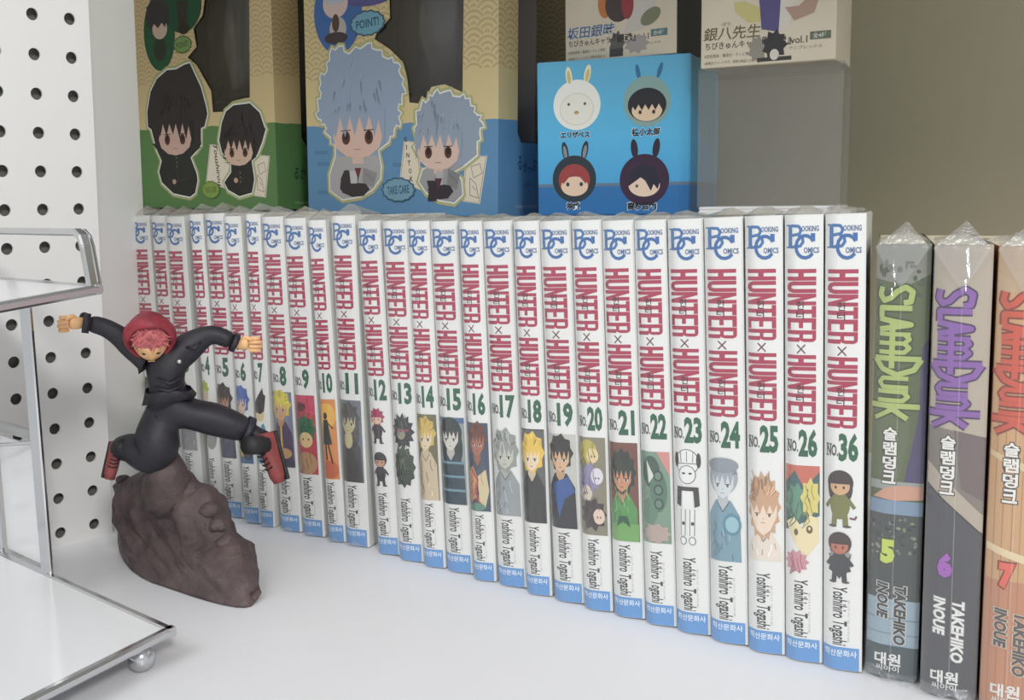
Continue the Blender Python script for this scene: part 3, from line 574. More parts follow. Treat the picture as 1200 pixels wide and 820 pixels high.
BLAB = {
 1: 'slim white comic, outermost at the left end of the row, half behind the figurine',
 2: 'slim white comic, second from the left end of the row, behind the hooded head',
 3: 'white comic numbered 3 in green, just behind the figurine shoulder',
 4: 'white comic numbered 4 with a yellow-green haired figure at the top of its picture',
 5: 'white comic numbered 5 with a brown-haired figure on its spine',
 6: 'white comic numbered 6 with a blue-haired figure, behind the figurine hand',
 7: 'white comic numbered 7 with dark slanting hair on its spine picture',
 8: 'white comic numbered 8 with a yellow-haired figure, beside the red shoe',
 9: 'white comic numbered 9 with a red and green spine picture',
 10: 'white comic numbered 10 with a dark silhouette on glowing orange',
 11: 'white comic numbered 11 with a grey spine picture and pale face',
 12: 'white comic numbered 12 with two tiny figures, one pink-haired, one dark',
 13: 'white comic numbered 13 with a black spiky mass on white',
 14: 'white comic numbered 14 with a blond bare-shouldered figure on olive',
 15: 'white comic numbered 15 with a dark doll-like figure in blue-striped clothes',
 16: 'white comic numbered 16 with a reddish brown face on navy',
 17: 'white comic numbered 17 with a silver-grey haired figure',
 18: 'white comic numbered 18 with a golden-haired figure in a black coat',
 19: 'white comic numbered 19 with a black-haired figure in blue and black',
 20: 'white comic numbered 20 with several heads in yellow, lilac and black',
 21: 'white comic numbered 21 with a figure in bright green on reddish brown',
 22: 'white comic numbered 22 with a crowded grey-green picture',
 23: 'white comic numbered 23 with a black and white line drawing on white',
 24: 'white comic numbered 24 with a pale blue-grey capped figure',
 25: 'white comic numbered 25 with a large face under light brown hair',
 26: 'white comic numbered 26 with a red, teal and yellow picture',
 36: 'white comic numbered 36 with two small figures, last white volume on the right',
}
def part(name, me, parent, loc=None):
    o = bpy.data.objects.new(name, me); C.objects.link(o); o.parent = parent
    if loc: o.location = loc
    return o
for i, (n, x, y, L, h, t) in enumerate(BOOKS):
    n = int(n); t = max(t, 0.0105)
    r = empty('comic_book', (x + 0.0001, y, 0.0004 + 0.5 * max(0, L) * 0), (0, -L, 0))
    r.scale = (1, 1, h / BH)
    tag(r, BLAB[n], 'book', 'white comic volumes in the row')
    bm = bmesh.new(); cover_mesh(bm, t, BD, BH, bulge); link_bm('cover', bm, M_cover, r)
    bm = bmesh.new(); bm_box(bm, 0.0006, t - 0.0006, 0.0013, BD - 0.001, 0.0008, BH - 0.0008); skew(bm); link_bm('page_block', bm, M_pages, r)
    sx = t / BT; pr = [part('publisher_emblem', ME_LOGO, r), part('title_lettering', ME_TITLE, r)]
    ik = number_ink(n); pr.append(ik.build('volume_number', r, fn=spine_map, cuts=CUTS))
    pr.append(art(n).build('spine_picture', r, fn=spine_map, cuts=CUTS))
    pr += [part('author_lettering', ME_AUTH, r), part('publisher_band', ME_BAND, r)]
    for q in pr: q.scale = (sx, 1, 1)
    link_bm('clear_wrap', wrap_mesh(20 + i, top=0.0055 if n < 12 else 0.0030, tongue=0.006 if n < 12 else 0.0, T=t), [M_film, M_flap], r)

# ---------------------------------------------------------------- thick volumes at the right
SLAM_T, SLAM_H = 0.0196, 0.166
def sbulge(u): return lop(u / BT, 0.0022) - 0.0008 * max(0, u / BT - 0.92) / 0.08
def slam_map(u, v, o): return (u, -sbulge(u * BT / SLAM_T) - o, v)
SC = [.6, 1.2, 1.8, 2.4, 3.2, 4, 5, 6, 7, 8, 9.8, 11.6, 13.6, 15.6, 17.2, 18, 18.6]
def sv(px): return (785 - px) / 497.0 * 166.0     # rows counted down the spine
def su(px): return px / 66.0 * 19.6
SG = [ [(20,36),(19,44),(8,46),(3,38),(8,28),(15,21),(18,13),(12,8),(3,10)], [(26,46),(26,10),(37,10)], [(38,8),(44,45),(50,8)],
 [(41,24),(93,24)], [(55,8),(55,45)], [(55,38),(60,44),(65,38),(65,8)], [(65,38),(70,44),(75,38),(75,8)], [(82,3),(82,58)],
 [(82,58),(94,50),(100,31),(94,13),(82,3)], [(104,44),(104,14),(109,10),(114,14),(114,44)], [(119,8),(119,44)], [(119,38),(124,44),(129,38),(129,8)],
 [(135,0),(135,58)], [(135,20),(149,44)], [(139,26),(150,5)] ]
SLAB = {5: 'thick wrapped comic with green title and yellow-green number 5', 6: 'thick wrapped comic with purple title and purple number 6 on dark grey', 7: 'thick wrapped comic with orange title and number 7 on wood-coloured cover, at the right edge'}
def slam(n, x, y, L, h, top, under, edge, numc, authc, autho, bodym):
    r = empty('thick_comic_book', (x, y, 0.0004), (0, -L, 0)); r.scale = (1, 1, h / SLAM_H)
    tag(r, SLAB[n], 'book', 'thick comic volumes at the right end')
    bm = bmesh.new(); cover_mesh(bm, SLAM_T, 0.125, SLAM_H, sbulge); link_bm('cover', bm, bodym, r)
    bm = bmesh.new(); bm_box(bm, 0.0006, SLAM_T - 0.0006, 0.0014, 0.124, 0.0008, SLAM_H - 0.0008); skew(bm); link_bm('page_block', bm, M_pages, r)
    ik = Ink(); W = 19.3
    g = random.Random(n)
    if n == 5:
        ik.rect(.3, sv(785), W, sv(287), (88, 100, 62), 0)
        ik.poly([(.3, sv(287)), (W, sv(287)), (W, sv(320)), (12, sv(332)), (.3, sv(325))], (136, 136, 122), 1)
        for _ in range(26): ik.blob(g.uniform(2, 17), sv(g.uniform(305, 345)), g.uniform(.4, 1.3), g.uniform(.5, 1.6), (78, 84, 62), 2, spikes=6)
        ik.poly([(13, sv(545)), (16.8, sv(480)), (17.4, sv(400)), (W, sv(390)), (W, sv(560)), (12, sv(560))], (70, 60, 104), 2)
        ik.poly([(.3, sv(470)), (13, sv(455)), (14, sv(500)), (11, sv(548)), (.3, sv(548))], (96, 108, 72), 1)
        ik.rect(.3, sv(552), W, sv(562), (150, 156, 150), 3); ik.poly([(1.5, sv(572)), (6, sv(560)), (12, sv(556)), (W, sv(556)), (W, sv(571)), (10, sv(574))], (206, 150, 124), 4)
        ik.rect(.3, sv(574), W, sv(590), (120, 146, 172), 3); ik.rect(.3, sv(590), W, sv(690), (66, 72, 70), 3)
        for _ in range(46): ik.blob(g.uniform(1.5, 17.8), sv(g.uniform(594, 640)), g.uniform(.3, .9), g.uniform(.3, .9), g.choice([(116, 132, 92), (104, 112, 100), (44, 48, 50), (140, 140, 120)]), 4, n=8)
        ik.rect(.3, sv(690), W, sv(745), (146, 168, 182), 3); ik.rect(.3, sv(712), W, sv(714), (120, 140, 152), 4); ik.rect(.3, sv(730), W, sv(731.5), (120, 140, 152), 4)
        ik.rect(.3, sv(745), W, sv(785), (62, 78, 84), 3)
    elif n == 6:
        ik.rect(.3, sv(785), W, sv(287), (178, 164, 146), 0)
        ik.poly([(.3, sv(480)), (W, sv(490)), (W, sv(575)), (.3, sv(520))], (126, 116, 108), 1); ik.poly([(9, sv(484)), (W, sv(490)), (W, sv(560)), (12, sv(548))], (110, 94, 92), 2)
        ik.poly([(.3, sv(545)), (W, sv(596)), (W, sv(785)), (.3, sv(785))], (74, 73, 78), 3); ik.stroke([(.3, sv(545)), (W, sv(596))], .5, (46, 44, 44), 4, False)
    else:
        ik.rect(.3, sv(785), W, sv(287), (206, 158, 108), 0)
        ik.rect(.3, sv(287), W, sv(335), (196, 164, 128), 1); ik.rect(.3, sv(640), W, sv(785), (196, 132, 96), 1)
        for f in (2.6, 5.4, 8.4, 11.2, 14.2, 17.0): ik.stroke([(f, sv(440)), (f + g.uniform(-.2, .2), sv(785))], .16, (158, 108, 72), 2, False)
        ik.poly([(.3, sv(500)), (W, sv(520)), (W, sv(530)), (.3, sv(506))], (216, 190, 140), 3); ik.poly([(.3, sv(600)), (W, sv(616)), (W, sv(625)), (.3, sv(608))], (226, 204, 160), 3)
    ik.build('cover_picture', r, fn=slam_map, cuts=SC)
    ik = Ink()
    for st in SG:
        pts = [(su(b), sv(331 + a)) for a, b in st]
        wd = 2.0 if st[0][0] in (20, 26, 38, 41, 82, 135) else 1.6
        ik.stroke(pts, wd + 1.25, edge, 0)
    for st in SG:
        pts = [(su(b), sv(331 + a)) for a, b in st]
        wd = 2.0 if st[0][0] in (20, 26, 38, 41, 82, 135) else 1.6
        ik.stroke(pts, wd, top, 1)
    ik.build('title_lettering', r, fn=slam_map, cuts=SC, base=0.22)
    ik = Ink()
    for q, ch in enumerate('슬램덩크'):
        cy = sv(498 + q * 16.5)
        ik.text(ch, 7.3, cy, 4.9, 5.0, (70, 62, 58), 0, offset=0.08, grow=.7); ik.text(ch, 7.3, cy, 4.9, 5.0, (232, 230, 222), 1, offset=0.03)
    ik.build('small_title', r, fn=slam_map, cuts=SC, base=0.22)
    ik = Ink()
    ik.text(str(n), 7.6, sv(634), 5.4, 9.6, edge, 0, offset=0.11, grow=1.0); ik.text(str(n), 7.6, sv(634), 5.2, 9.4, numc, 1, offset=0.075)
    ik.build('volume_number', r, fn=slam_map, cuts=SC, base=0.24)
    ik = Ink()
    ik.text('TAKEHIKO', 12.6, sv(708), 23.5, 4.5, autho, 0, cw=True, offset=0.09, shear=.15, grow=.6); ik.text('TAKEHIKO', 12.6, sv(708), 23.5, 4.3, authc, 1, cw=True, offset=0.045, shear=.15)
    ik.text('INOUE', 6.2, sv(692), 14.6, 4.5, autho, 0, cw=True, offset=0.09, shear=.15, grow=.6); ik.text('INOUE', 6.2, sv(692), 14.6, 4.3, authc, 1, cw=True, offset=0.045, shear=.15)
    ik.build('author_lettering', r, fn=slam_map, cuts=SC, base=0.24)
    ik = Ink()
    ik.text('대원', 8.6, sv(762), 9.6, 5.0, (226, 226, 222), 0, offset=0.03); ik.text('씨아이', 8.6, sv(773), 8.6, 2.4, (216, 216, 212), 0, offset=0.02)
    ik.build('publisher_lettering', r, fn=slam_map, cuts=SC, base=0.24)
    # loose crackling wrap: seam down the spine, gathered gable on top, crumpled skirt below
    bm = wrap_mesh(90 + n, top=0.0035, T=SLAM_T, H=SLAM_H, D=0.125); T = SLAM_T
    for v in bm.verts:
        if v.co.z < SLAM_H - .001: v.co.y -= 0.0006
    mi = []
    gg = random.Random(n)
    ap = (T * gg.uniform(.42, .56), -0.0032)
    for s0, s1 in ((0.0003, ap[0]), (ap[0], T - 0.0003)):
        a = bm.verts.new((s0, -0.0034, SLAM_H - 0.001)); b = bm.verts.new((s1, -0.0034, SLAM_H - 0.001)); c = bm.verts.new((ap[0], -0.0038, SLAM_H - 0.016)); d_ = bm.verts.new((T * .5, 0.003, SLAM_H + 0.0085))
        mi += [bm.faces.new((a, c, b)), bm.faces.new((a, b, d_))]
    sm = [bm.verts.new((ap[0] + dx, -0.0036, z)) for z in (0.004, SLAM_H - .012) for dx in (0, .0004)]
    mi.append(bm.faces.new((sm[0], sm[1], sm[3], sm[2])))
    k = 8; hem = []; low = []
    for q in range(k):
        u = .0003 + (T - .0006) * q / (k - 1); hem.append(bm.verts.new((u, -0.0006 - sbulge(u * BT / T), gg.uniform(.002, .005)))); low.append(bm.verts.new((min(T - .0004, max(.0004, u + gg.uniform(-.001, .001))), -0.0035 - gg.uniform(0, .0045) * (1 if n == 5 else .5), gg.uniform(.0006, .0022))))
    for q in range(k - 1): mi.append(bm.faces.new((hem[q], low[q], low[q+1], hem[q+1])))
    if n != 7:
        Hn = Vector((.41, -.79, .30)).normalized()  # facets added and angled to throw lamp glints at the camera
        for c_, w_, l_ in ((Vector((T * .62, -.0052, SLAM_H - .0035)), .0005, .0030), (Vector((T * .64, -.0050, SLAM_H - .0085)), .0006, .0026), (Vector((T * .60, -.0050, SLAM_H - .0135)), .0004, .0022)):
            if n == 5: c_ = c_ + Vector((-.0045, 0, -.004)); w_ *= .5
            ux = Hn.cross(Vector((0, 0, 1))).normalized(); uz = ux.cross(Hn)
            if uz.z < 0: uz = -uz
            mi.append(bm.faces.new([bm.verts.new(c_ + ux * w_ * q[0] + uz * l_ * q[1]) for q in ((-1, 1), (1, .7), (.4, -1), (-.3, -1))]))
    for f in mi: f.material_index = 1
    link_bm('clear_wrap', bm, [M_film, M_flap], r)
M_sb5 = mat('green_grey_cover', (92, 98, 76), 0.35); M_sb6 = mat('dark_grey_cover', (84, 78, 76), 0.35); M_sb7 = mat('tan_cover', (176, 124, 84), 0.35)
slam(5, -0.1083, 0.3885, 0.0100, 0.1660, (170, 188, 100), None, (62, 76, 40), (196, 214, 84), (62, 60, 60), (200, 202, 196), M_sb5)
slam(6, -0.0868, 0.3845, 0.0120, 0.1662, (134, 84, 166), None, (70, 48, 88), (160, 84, 180), (226, 226, 222), (96, 94, 96), M_sb6)
slam(7, -0.0664, 0.3850, 0.0090, 0.1661, (212, 80, 54), None, (140, 54, 34), (232, 96, 78), (86, 78, 78), (206, 190, 168), M_sb7)

# ---------------------------------------------------------------- risers behind the books
bx = box_obj('riser_block', 0, 0.205, 0, 0.085, 0.0, 0.1747, M_white, None, 0.0006); bx.location = (-0.366, 0.5075, 0); bx.rotation_euler = (0, 0, 0.2)
tag(bx, 'white raised block behind the books, carrying the clear case', 'riser')
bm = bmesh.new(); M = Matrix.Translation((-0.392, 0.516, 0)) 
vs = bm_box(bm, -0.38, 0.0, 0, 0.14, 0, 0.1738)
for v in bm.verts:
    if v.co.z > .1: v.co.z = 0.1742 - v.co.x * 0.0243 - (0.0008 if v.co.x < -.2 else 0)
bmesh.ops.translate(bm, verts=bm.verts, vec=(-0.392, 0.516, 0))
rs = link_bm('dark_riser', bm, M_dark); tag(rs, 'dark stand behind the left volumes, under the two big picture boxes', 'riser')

# ---------------------------------------------------------------- big picture boxes
def math_chain(nt):
    def op(o, a, b=None, c=None):
        n = nt.nodes.new('ShaderNodeMath'); n.operation = o
        for k, v in enumerate((a, b, c)):
            if v is None: continue
            if isinstance(v, (int, float)): n.inputs[k].default_value = v
            else: nt.links.new(v, n.inputs[k])
        return n.outputs[0]
    return op
def wave_mat(name, low, plain, ground, line, v_low, v_wave, cell=0.0215):
    """lower flat colour, plain sand band, then overlapping scallop waves printed on sand"""
    m = bpy.data.materials.new(name); m.use_nodes = True; nt = m.node_tree; b = nt.nodes['Principled BSDF']
    b.inputs['Roughness'].default_value = 0.32
    tc = nt.nodes.new('ShaderNodeTexCoord'); sp = nt.nodes.new('ShaderNodeSeparateXYZ'); nt.links.new(tc.outputs['Object'], sp.inputs[0])
    op = math_chain(nt)
    x = op('ADD', sp.outputs[0], sp.outputs[1]); z = sp.outputs[2]
    Rr = cell / 2; hgt = cell / 4
    j0 = op('FLOOR', op('DIVIDE', z, hgt))
    res = None
    # the lowest scallop that covers the point is on top: test rows from the far one to the near one
    for dj in (0, -1, -2):
        j = op('ADD', j0, float(dj))
        cy = op('MULTIPLY', j, hgt)
        off = op('MULTIPLY', op('MODULO', op('ADD', j, 1000.0), 2.0), Rr)
        fx = op('SUBTRACT', op('MODULO', op('ADD', op('ADD', x, off), 10 * cell + Rr), cell), Rr)
        dy = op('SUBTRACT', z, cy)
        dist = op('SQRT', op('ADD', op('MULTIPLY', fx, fx), op('MULTIPLY', dy, dy)))
        rr = op('DIVIDE', dist, Rr)
        ring = op('GREATER_THAN', op('PINGPONG', op('MULTIPLY', rr, 3.0), 0.5), 0.30)
        ins = op('LESS_THAN', rr, 1.0)
        if res is None: res = ring
        else: res = op('ADD', op('MULTIPLY', ins, ring), op('MULTIPLY', op('SUBTRACT', 1.0, ins), res))
    def rgb(c): 
        n = nt.nodes.new('ShaderNodeRGB'); n.outputs[0].default_value = (*lin(c), 1); return n.outputs[0]
    def mix(f, a, b_):
        n = nt.nodes.new('ShaderNodeMix'); n.data_type = 'RGBA'; nt.links.new(f, n.inputs[0]); nt.links.new(a, n.inputs[6]); nt.links.new(b_, n.inputs[7]); return n.outputs[2]
    c1 = mix(res, rgb(ground), rgb(line))
    nz = nt.nodes.new('ShaderNodeTexNoise'); nz.inputs['Scale'].default_value = 45; nt.links.new(tc.outputs['Object'], nz.inputs['Vector'])
    wob = op('ADD', z, op('MULTIPLY', op('SUBTRACT', nz.outputs[0], 0.5), 0.004))
    c2 = mix(op('GREATER_THAN', z, v_wave), rgb(plain), c1)
    c3 = mix(op('GREATER_THAN', wob, v_low), rgb(low), c2)
    nt.links.new(c3, b.inputs['Base Color'])
    return m
def face_with_hole(bm, outer, hole, fn, t=0.0006):
    pts = outer + hole
    tri = tessellate_polygon([[Vector((a, b, 0)) for a, b in outer], [Vector((a, b, 0)) for a, b in hole]])
    f_ = [bm.verts.new(fn(a, b, 0)) for a, b in pts]; b_ = [bm.verts.new(fn(a, b, t)) for a, b in pts]
    for a in tri:
        bm.faces.new([f_[i] for i in a]); bm.faces.new([b_[i] for i in a][::-1])
    for base_, k in ((0, len(outer)), (len(outer), len(hole))):
        for i in range(k):
            p, q = base_ + i, base_ + (i + 1) % k
            bm.faces.new((f_[p], f_[q], b_[q], b_[p]))
def picture_box(name, label, loc, tilt, W, H, D, win, side_win, m, m_in):
    r = empty(name, loc, (0, tilt, 0)); tag(r, label, 'box')
    bm = bmesh.new()
    wl = [(a / 1000, b / 1000) for a, b in win]; wl = [(min(W - .004, max(.004, a)), min(b, H - 0.012)) for a, b in wl]
    face_with_hole(bm, [(0, 0), (W, 0), (W, H), (0, H)], wl, lambda a, b, t: (a, t, b))
    face_with_hole(bm, [(0.0006, 0), (D, 0), (D, H), (0.0006, H)], side_win, lambda a, b, t: (W - t, a, b))
    bm_box(bm, 0, 0.0006, 0.0006, D, 0, H); bm_box(bm, 0.0006, W - .0006, D - .0006, D, 0, H)
    bm_box(bm, 0.0006, W - .0006, 0.0006, D - .0006, 0, .0006); bm_box(bm, 0.0006, W - .0006, 0.0006, D - .0006, H - .0006, H)
    bmesh.ops.recalc_face_normals(bm, faces=bm.faces)
    link_bm('carton', bm, m, r)
    bm = bmesh.new(); face = [bm.verts.new((a, 0.0012, b)) for a, b in [(min(p[0] for p in wl) - .002, min(p[1] for p in wl) - .002), (max(p[0] for p in wl) + .002, min(p[1] for p in wl) - .002), (max(p[0] for p in wl) + .002, max(p[1] for p in wl) + .002), (min(p[0] for p in wl) - .002, max(p[1] for p in wl) + .002)]]
    bm.faces.new(face); f2 = [bm.verts.new((W - .0012, a, b)) for a, b in [(min(p[0] for p in side_win) - .001, min(p[1] for p in side_win) - .001), (D - .002, min(p[1] for p in side_win) - .001), (D - .002, H - .01), (min(p[0] for p in side_win) - .001, H - .01)]]
    bm.faces.new(f2); link_bm('window_film', bm, M_smoke, r)
    bm = bmesh.new(); bm_box(bm, 0.003, W - 0.003, 0.045, 0.047, 0.001, H - .002); bm_box(bm, 0.003, 0.05, 0.002, 0.045, 0.001, .003)
    link_bm('inner_tray', bm, m_in, r)
    bm = bmesh.new(); a0 = min(p[0] for p in wl) + .012; a1 = max(p[0] for p in wl) - .01
    bm_box(bm, a0, a1, 0.008, 0.04, max(.02, min(p[1] for p in wl) + .008), H - .02); bmesh.ops.bevel(bm, geom=bm.edges[:], offset=0.004, segments=3, affect='EDGES')
    link_bm('blister', bm, M_smoke, r, True)
    return r
def smooth_poly(pts, it=1):
    for _ in range(it):
        q = []
        for i in range(len(pts)):
            a, b = pts[i], pts[(i+1) % len(pts)]
            q += [(a[0]*.75 + b[0]*.25, a[1]*.75 + b[1]*.25), (a[0]*.25 + b[0]*.75, a[1]*.25 + b[1]*.75)]
        pts = q
    return [tuple(p) for p in pts]
def grow_poly(pts, d):
    n = len(pts); ar = sum(pts[i][0]*pts[(i+1) % n][1] - pts[(i+1) % n][0]*pts[i][1] for i in range(n)); s = 1 if ar > 0 else -1
    out = []
    for i in range(n):
        a, b, c = pts[i-1], pts[i], pts[(i+1) % n]
        dx, dy = c[0]-a[0], c[1]-a[1]; l = math.hypot(dx, dy) or 1
        out.append((b[0] + s * dy / l * d, b[1] - s * dx / l * d))
    return out
def sticker(root, nm, outline, hair_c, skin_c, body_c, hair_cut, head_c, rim=(232, 234, 232), under=None, trim_c=None, hair2=None, robe=None, dark=None):
    """a generic plain doll print inside a white die-cut outline"""
    ik = Ink(); o1 = [tuple(q) for q in outline]
    if robe:
        q_ = []; rr = random.Random(len(o1))
        for i in range(len(o1)):
            a, c = o1[i], o1[(i + 1) % len(o1)]; q_.append(a)
            if a[1] > hair_cut and c[1] > hair_cut:
                dx, dy = c[0] - a[0], c[1] - a[1]; l = math.hypot(dx, dy)
                if l > 5:
                    s0 = -1 if sum(o1[k][0]*o1[(k+1) % len(o1)][1] - o1[(k+1) % len(o1)][0]*o1[k][1] for k in range(len(o1))) < 0 else 1
                    nx, ny = s0 * dy / l, -s0 * dx / l
                    q_ += [(a[0] + dx * .38 + nx * rr.uniform(1.6, 2.8), a[1] + dy * .38 + ny * 2.2), (a[0] + dx * .6 - nx * .8, a[1] + dy * .6 - ny * .8)]
        o1 = q_
    if under: ik.poly(grow_poly(o1, 2.0), under, 0)
    ik.poly(o1, rim, 1); inner = grow_poly(o1, -1.1)
    ik.poly(inner, hair_c, 2)
    hx, hy, rx, ry = head_c
    def lower(cut, grow=0.0):
        p = [(x, min(y, cut)) for x, y in inner]; q = []
        for a in p:
            if not q or math.hypot(a[0] - q[-1][0], a[1] - q[-1][1]) > .01: q.append(a)
        return q
    ik.poly(lower(hair_cut - 5), body_c, 3); ik.rect(hx - rx * .22, hair_cut - 10, hx + rx * .22, hair_cut - 2, skin_c, 5)
    ik.poly(lower(hair_cut - 9), body_c, 4)
    bx0 = min(x for x, y in inner if y < hair_cut - 14); bx1 = max(x for x, y in inner if y < hair_cut - 14); by0 = min(y for x, y in inner); bc = (bx0 + bx1) / 2; bw = (bx1 - bx0) / 2
    if robe:
        t = hair_cut - 14
        ik.poly([(hx - bw * .55, t - .5), (hx + bw * .1, t - .5), (hx - bw * .1, t - 14), (bc - bw * .6, t - 14), (bc - bw * .55, t - 6)], robe, 5)
        ik.poly([(bc - bw * .5, by0 + 4.5), (bc - bw * .6, by0 + 8.5), (bc - bw * .3, by0 + 12), (bc + bw * .45, by0 + 11), (bc + bw * .6, by0 + 7), (bc + bw * .35, by0 + 2.5), (bc - bw * .1, by0 + 1.6)], robe, 6)
        ik.poly([(bc + bw * .35, by0 + 22), (bc + bw * .9, by0 + 18), (bc + bw * .75, by0 + 8), (bc + bw * .3, by0 + 12)], tone(body_c, .84), 7)
        ik.poly([(bc - bw * .2, by0 + 20), (bc + bw * .15, by0 + 20), (bc + bw * .1, by0 + 11), (bc - bw * .15, by0 + 11)], tone(body_c, 1.12), 7)
        for k in range(5): ik.stroke([(bc + bw * (.4 + .09 * k), by0 + 19 - k), (bc + bw * (.5 + .06 * k), by0 + 16 - k)], .3, tone(body_c, .6), 8, False)
    else:
        ik.stroke([(hx, hair_cut - 14), (bc, by0 + 12)], .35, tone(body_c, 1.7), 5, False)
        ik.stroke([(bc - bw * .5, by0 + 14), (bc, by0 + 12), (bc + bw * .5, by0 + 15)], .35, tone(body_c, 1.6), 5, False)
        for k in range(3): ik.blob(hx + 1.0, hair_cut - 17 - 3.4 * k, .45, .45, (196, 180, 120), 6, n=8)
        ik.blob(bc - bw * .2, by0 + 12, 2.4, 2.0, tone(skin_c, .9), 6, n=12)
    if trim_c: ik.poly([(hx - 3.2, hair_cut - 13), (hx + 3.2, hair_cut - 13), (hx, hair_cut - 21)], trim_c, 8)
    ik.poly([(hx - rx, hy + ry), (hx - rx * 1.02, hy), (hx - rx * .86, hy - ry * .6), (hx - rx * .45, hy - ry * .98), (hx, hy - ry * 1.08), (hx + rx * .45, hy - ry * .98), (hx + rx * .86, hy - ry * .6), (hx + rx * 1.02, hy), (hx + rx, hy + ry)], skin_c, 9)
    g = random.Random(len(outline)); m = 11
    pts = [(hx - rx * 1.1, hy + ry * 1.1)]
    for i in range(m + 1): pts.append((hx - rx * 1.08 + rx * 2.16 * i / m, hy + ry * (g.uniform(-.15, .2) if i % 2 else .85)))
    pts.append((hx + rx * 1.1, hy + ry * 1.1)); ik.poly(pts, hair_c, 11)
    for sx in (-1, 1):
        ik.poly([(hx + sx * rx * .78, hy + ry), (hx + sx * rx * 1.1, hy + ry), (hx + sx * rx * 1.06, hy - ry * .5)], hair_c, 11.4)
        ex = hx + sx * rx * .46
        ik.blob(ex, hy - ry * .12, rx * .17, ry * .32, dark or (96, 58, 54), 10, n=16); ik.blob(ex, hy - ry * .05, rx * .09, ry * .2, (50, 34, 36), 10.5, n=12)
        ik.stroke([(ex - rx * .2, hy + ry * .2), (ex + rx * .2, hy + ry * .22)], .6, (60, 44, 46), 12, False)
    ik.stroke([(hx - rx * .14, hy - ry * .66), (hx + rx * .14, hy - ry * .66)], .4, (150, 90, 80), 10, False)
    ht = max(y for x, y in inner)
    for k in range(22):
        u_ = g.uniform(-1, 1); a = hx + u_ * rx * .95; b_ = g.uniform(hy + ry * 1.0, hy + (ht - hy) * (.92 - .35 * abs(u_)))
        s_ = g.uniform(4, 9); ik.poly([(a - .5, b_), (a + .7, b_ + .4), (a + u_ * 2.4 + g.uniform(-.6, .6), b_ - s_)], hair2 if (hair2 and k % 2) else tone(hair_c, 1.12 if k % 3 else .86), 13)
    return ik.build(nm, root, m=INK)
def balloon(ik, c, rx, ry, col, rim, txt, tc, layer=7):
    ik.blob(c[0], c[1], rx, ry, rim, layer, spikes=14, amp=.08); ik.blob(c[0], c[1], rx * .92, ry * .88, col, layer + 1, spikes=14, amp=.06)
    ik.text(txt, c[0], c[1], rx * 1.35, ry * .7, tc, layer + 2, offset=0.02, rot=.08)
def notes(root, p1, p2, txt):
    cx = sum(q[0] for q in p1) / len(p1); cy = sum(q[1] for q in p1) / len(p1)
    for p in (p1, p2):
        ik = Ink(); q = [tuple(a) for a in p]
        ik.poly(q, (226, 216, 196), 0); ik.poly(grow_poly(q, -1.0), (120, 96, 84), 1); ik.poly(grow_poly(q, -1.35), (228, 218, 198), 2)
        if p is p1:
            if len(txt) <= 7:
                for i, ch in enumerate(txt): ik.text(ch, cx - 4.6 + i * 1.0, cy + 16 - i * 5.2, .7 if ch == 'I' else 2.6, 3.2, (70, 40, 46), 3, offset=.02)
            else: ik.text(txt, cx - 2, cy, 32, 4.5, (60, 54, 50), 3, cw=True, offset=.015, shear=.3, rot=.12)
        else:
            mx = sum(a[0] for a in q) / len(q); my = sum(a[1] for a in q) / len(q)
            for st in ([(-2, 8), (5, 10), (7, 4), (0, 1), (-2, 8)], [(-3, 1), (2, -3), (4, -12), (-3, -10), (-3, 1)], [(-1, -4), (2, -7)]):
                ik.stroke([(mx + a, my + b_) for a, b_ in st], .4, (120, 100, 96), 3, False)
        ik.build('note_print', root, m=INK)

m_g = wave_mat('green_wave_carton', (92, 132, 82), (212, 192, 146), (212, 192, 148), (194, 172, 130), 0.0635, 0.098)
m_b = wave_mat('blue_wave_carton', (98, 146, 188), (214, 198, 150), (214, 198, 152), (196, 174, 128), 0.0605, 0.092)
M_tray_g = mat('dark_green_tray', (44, 43, 38), 0.6); M_tray_b = mat('dark_grey_tray', (116, 110, 112), 0.6)
def sidewin(a, z0, D, H): return [(a + .004, z0), (D - .006, z0), (D - .006, H - .012), (a, H - .012), (a, z0 + .006)]
gb = picture_box('picture_box', 'tall green and sand window box with a black-haired doll print, leftmost box', (-0.7565, 0.53, 0.1829), R(1.0), 0.168, 0.205, 0.12, GREEN['win'], sidewin(.026, .048, .12, .205), m_g, M_tray_g)
p = GREEN['pts']
ik = Ink()
ik.blob(p[2][0], p[2][1], 20, 29, (30, 92, 60), 0, n=28); ik.blob(p[3][0] - 2, p[3][1] + 8, 24, 21, (26, 84, 56), 0, n=28)
ik.blob(p[2][0] - 1, p[2][1] + 14, 14.5, 13.5, (58, 56, 60), 1, spikes=12, amp=.1); ik.blob(p[2][0] + 1, p[2][1] + 3.5, 9.5, 8, (210, 180, 166), 2); ik.poly([(24, p[2][1] + 12), (48, p[2][1] + 12), (45, p[2][1] + 4), (41, p[2][1] + 8), (36, p[2][1] + 4), (31, p[2][1] + 8), (27, p[2][1] + 3)], (58, 56, 60), 3)
ik.blob(p[2][0], p[2][1] - 12, 8, 9, (46, 56, 50), 1)
ik.poly([(62, 140), (72, 142), (74, 160), (60, 160)], (52, 50, 46), 1); ik.blob(68, 139, 7, 4.4, (50, 42, 36), 2)
balloon(ik, p[1], 11, 6.5, (126, 160, 90), (66, 96, 50), 'POINT!', (70, 104, 60))
ik.build('corner_print', gb)
notes(gb, GREEN['p1'], GREEN['p2'], 'Toushirou')
o = sticker(gb, 'doll_print', [tuple(q) for q in GREEN['s1']], (52, 46, 50), (206, 170, 158), (46, 48, 48), 57, (51, 56, 21, 13), under=(170, 176, 120)); o['label'] = 'large black-haired doll print'
for q in o.data.vertices: q.co.y -= 0.0002
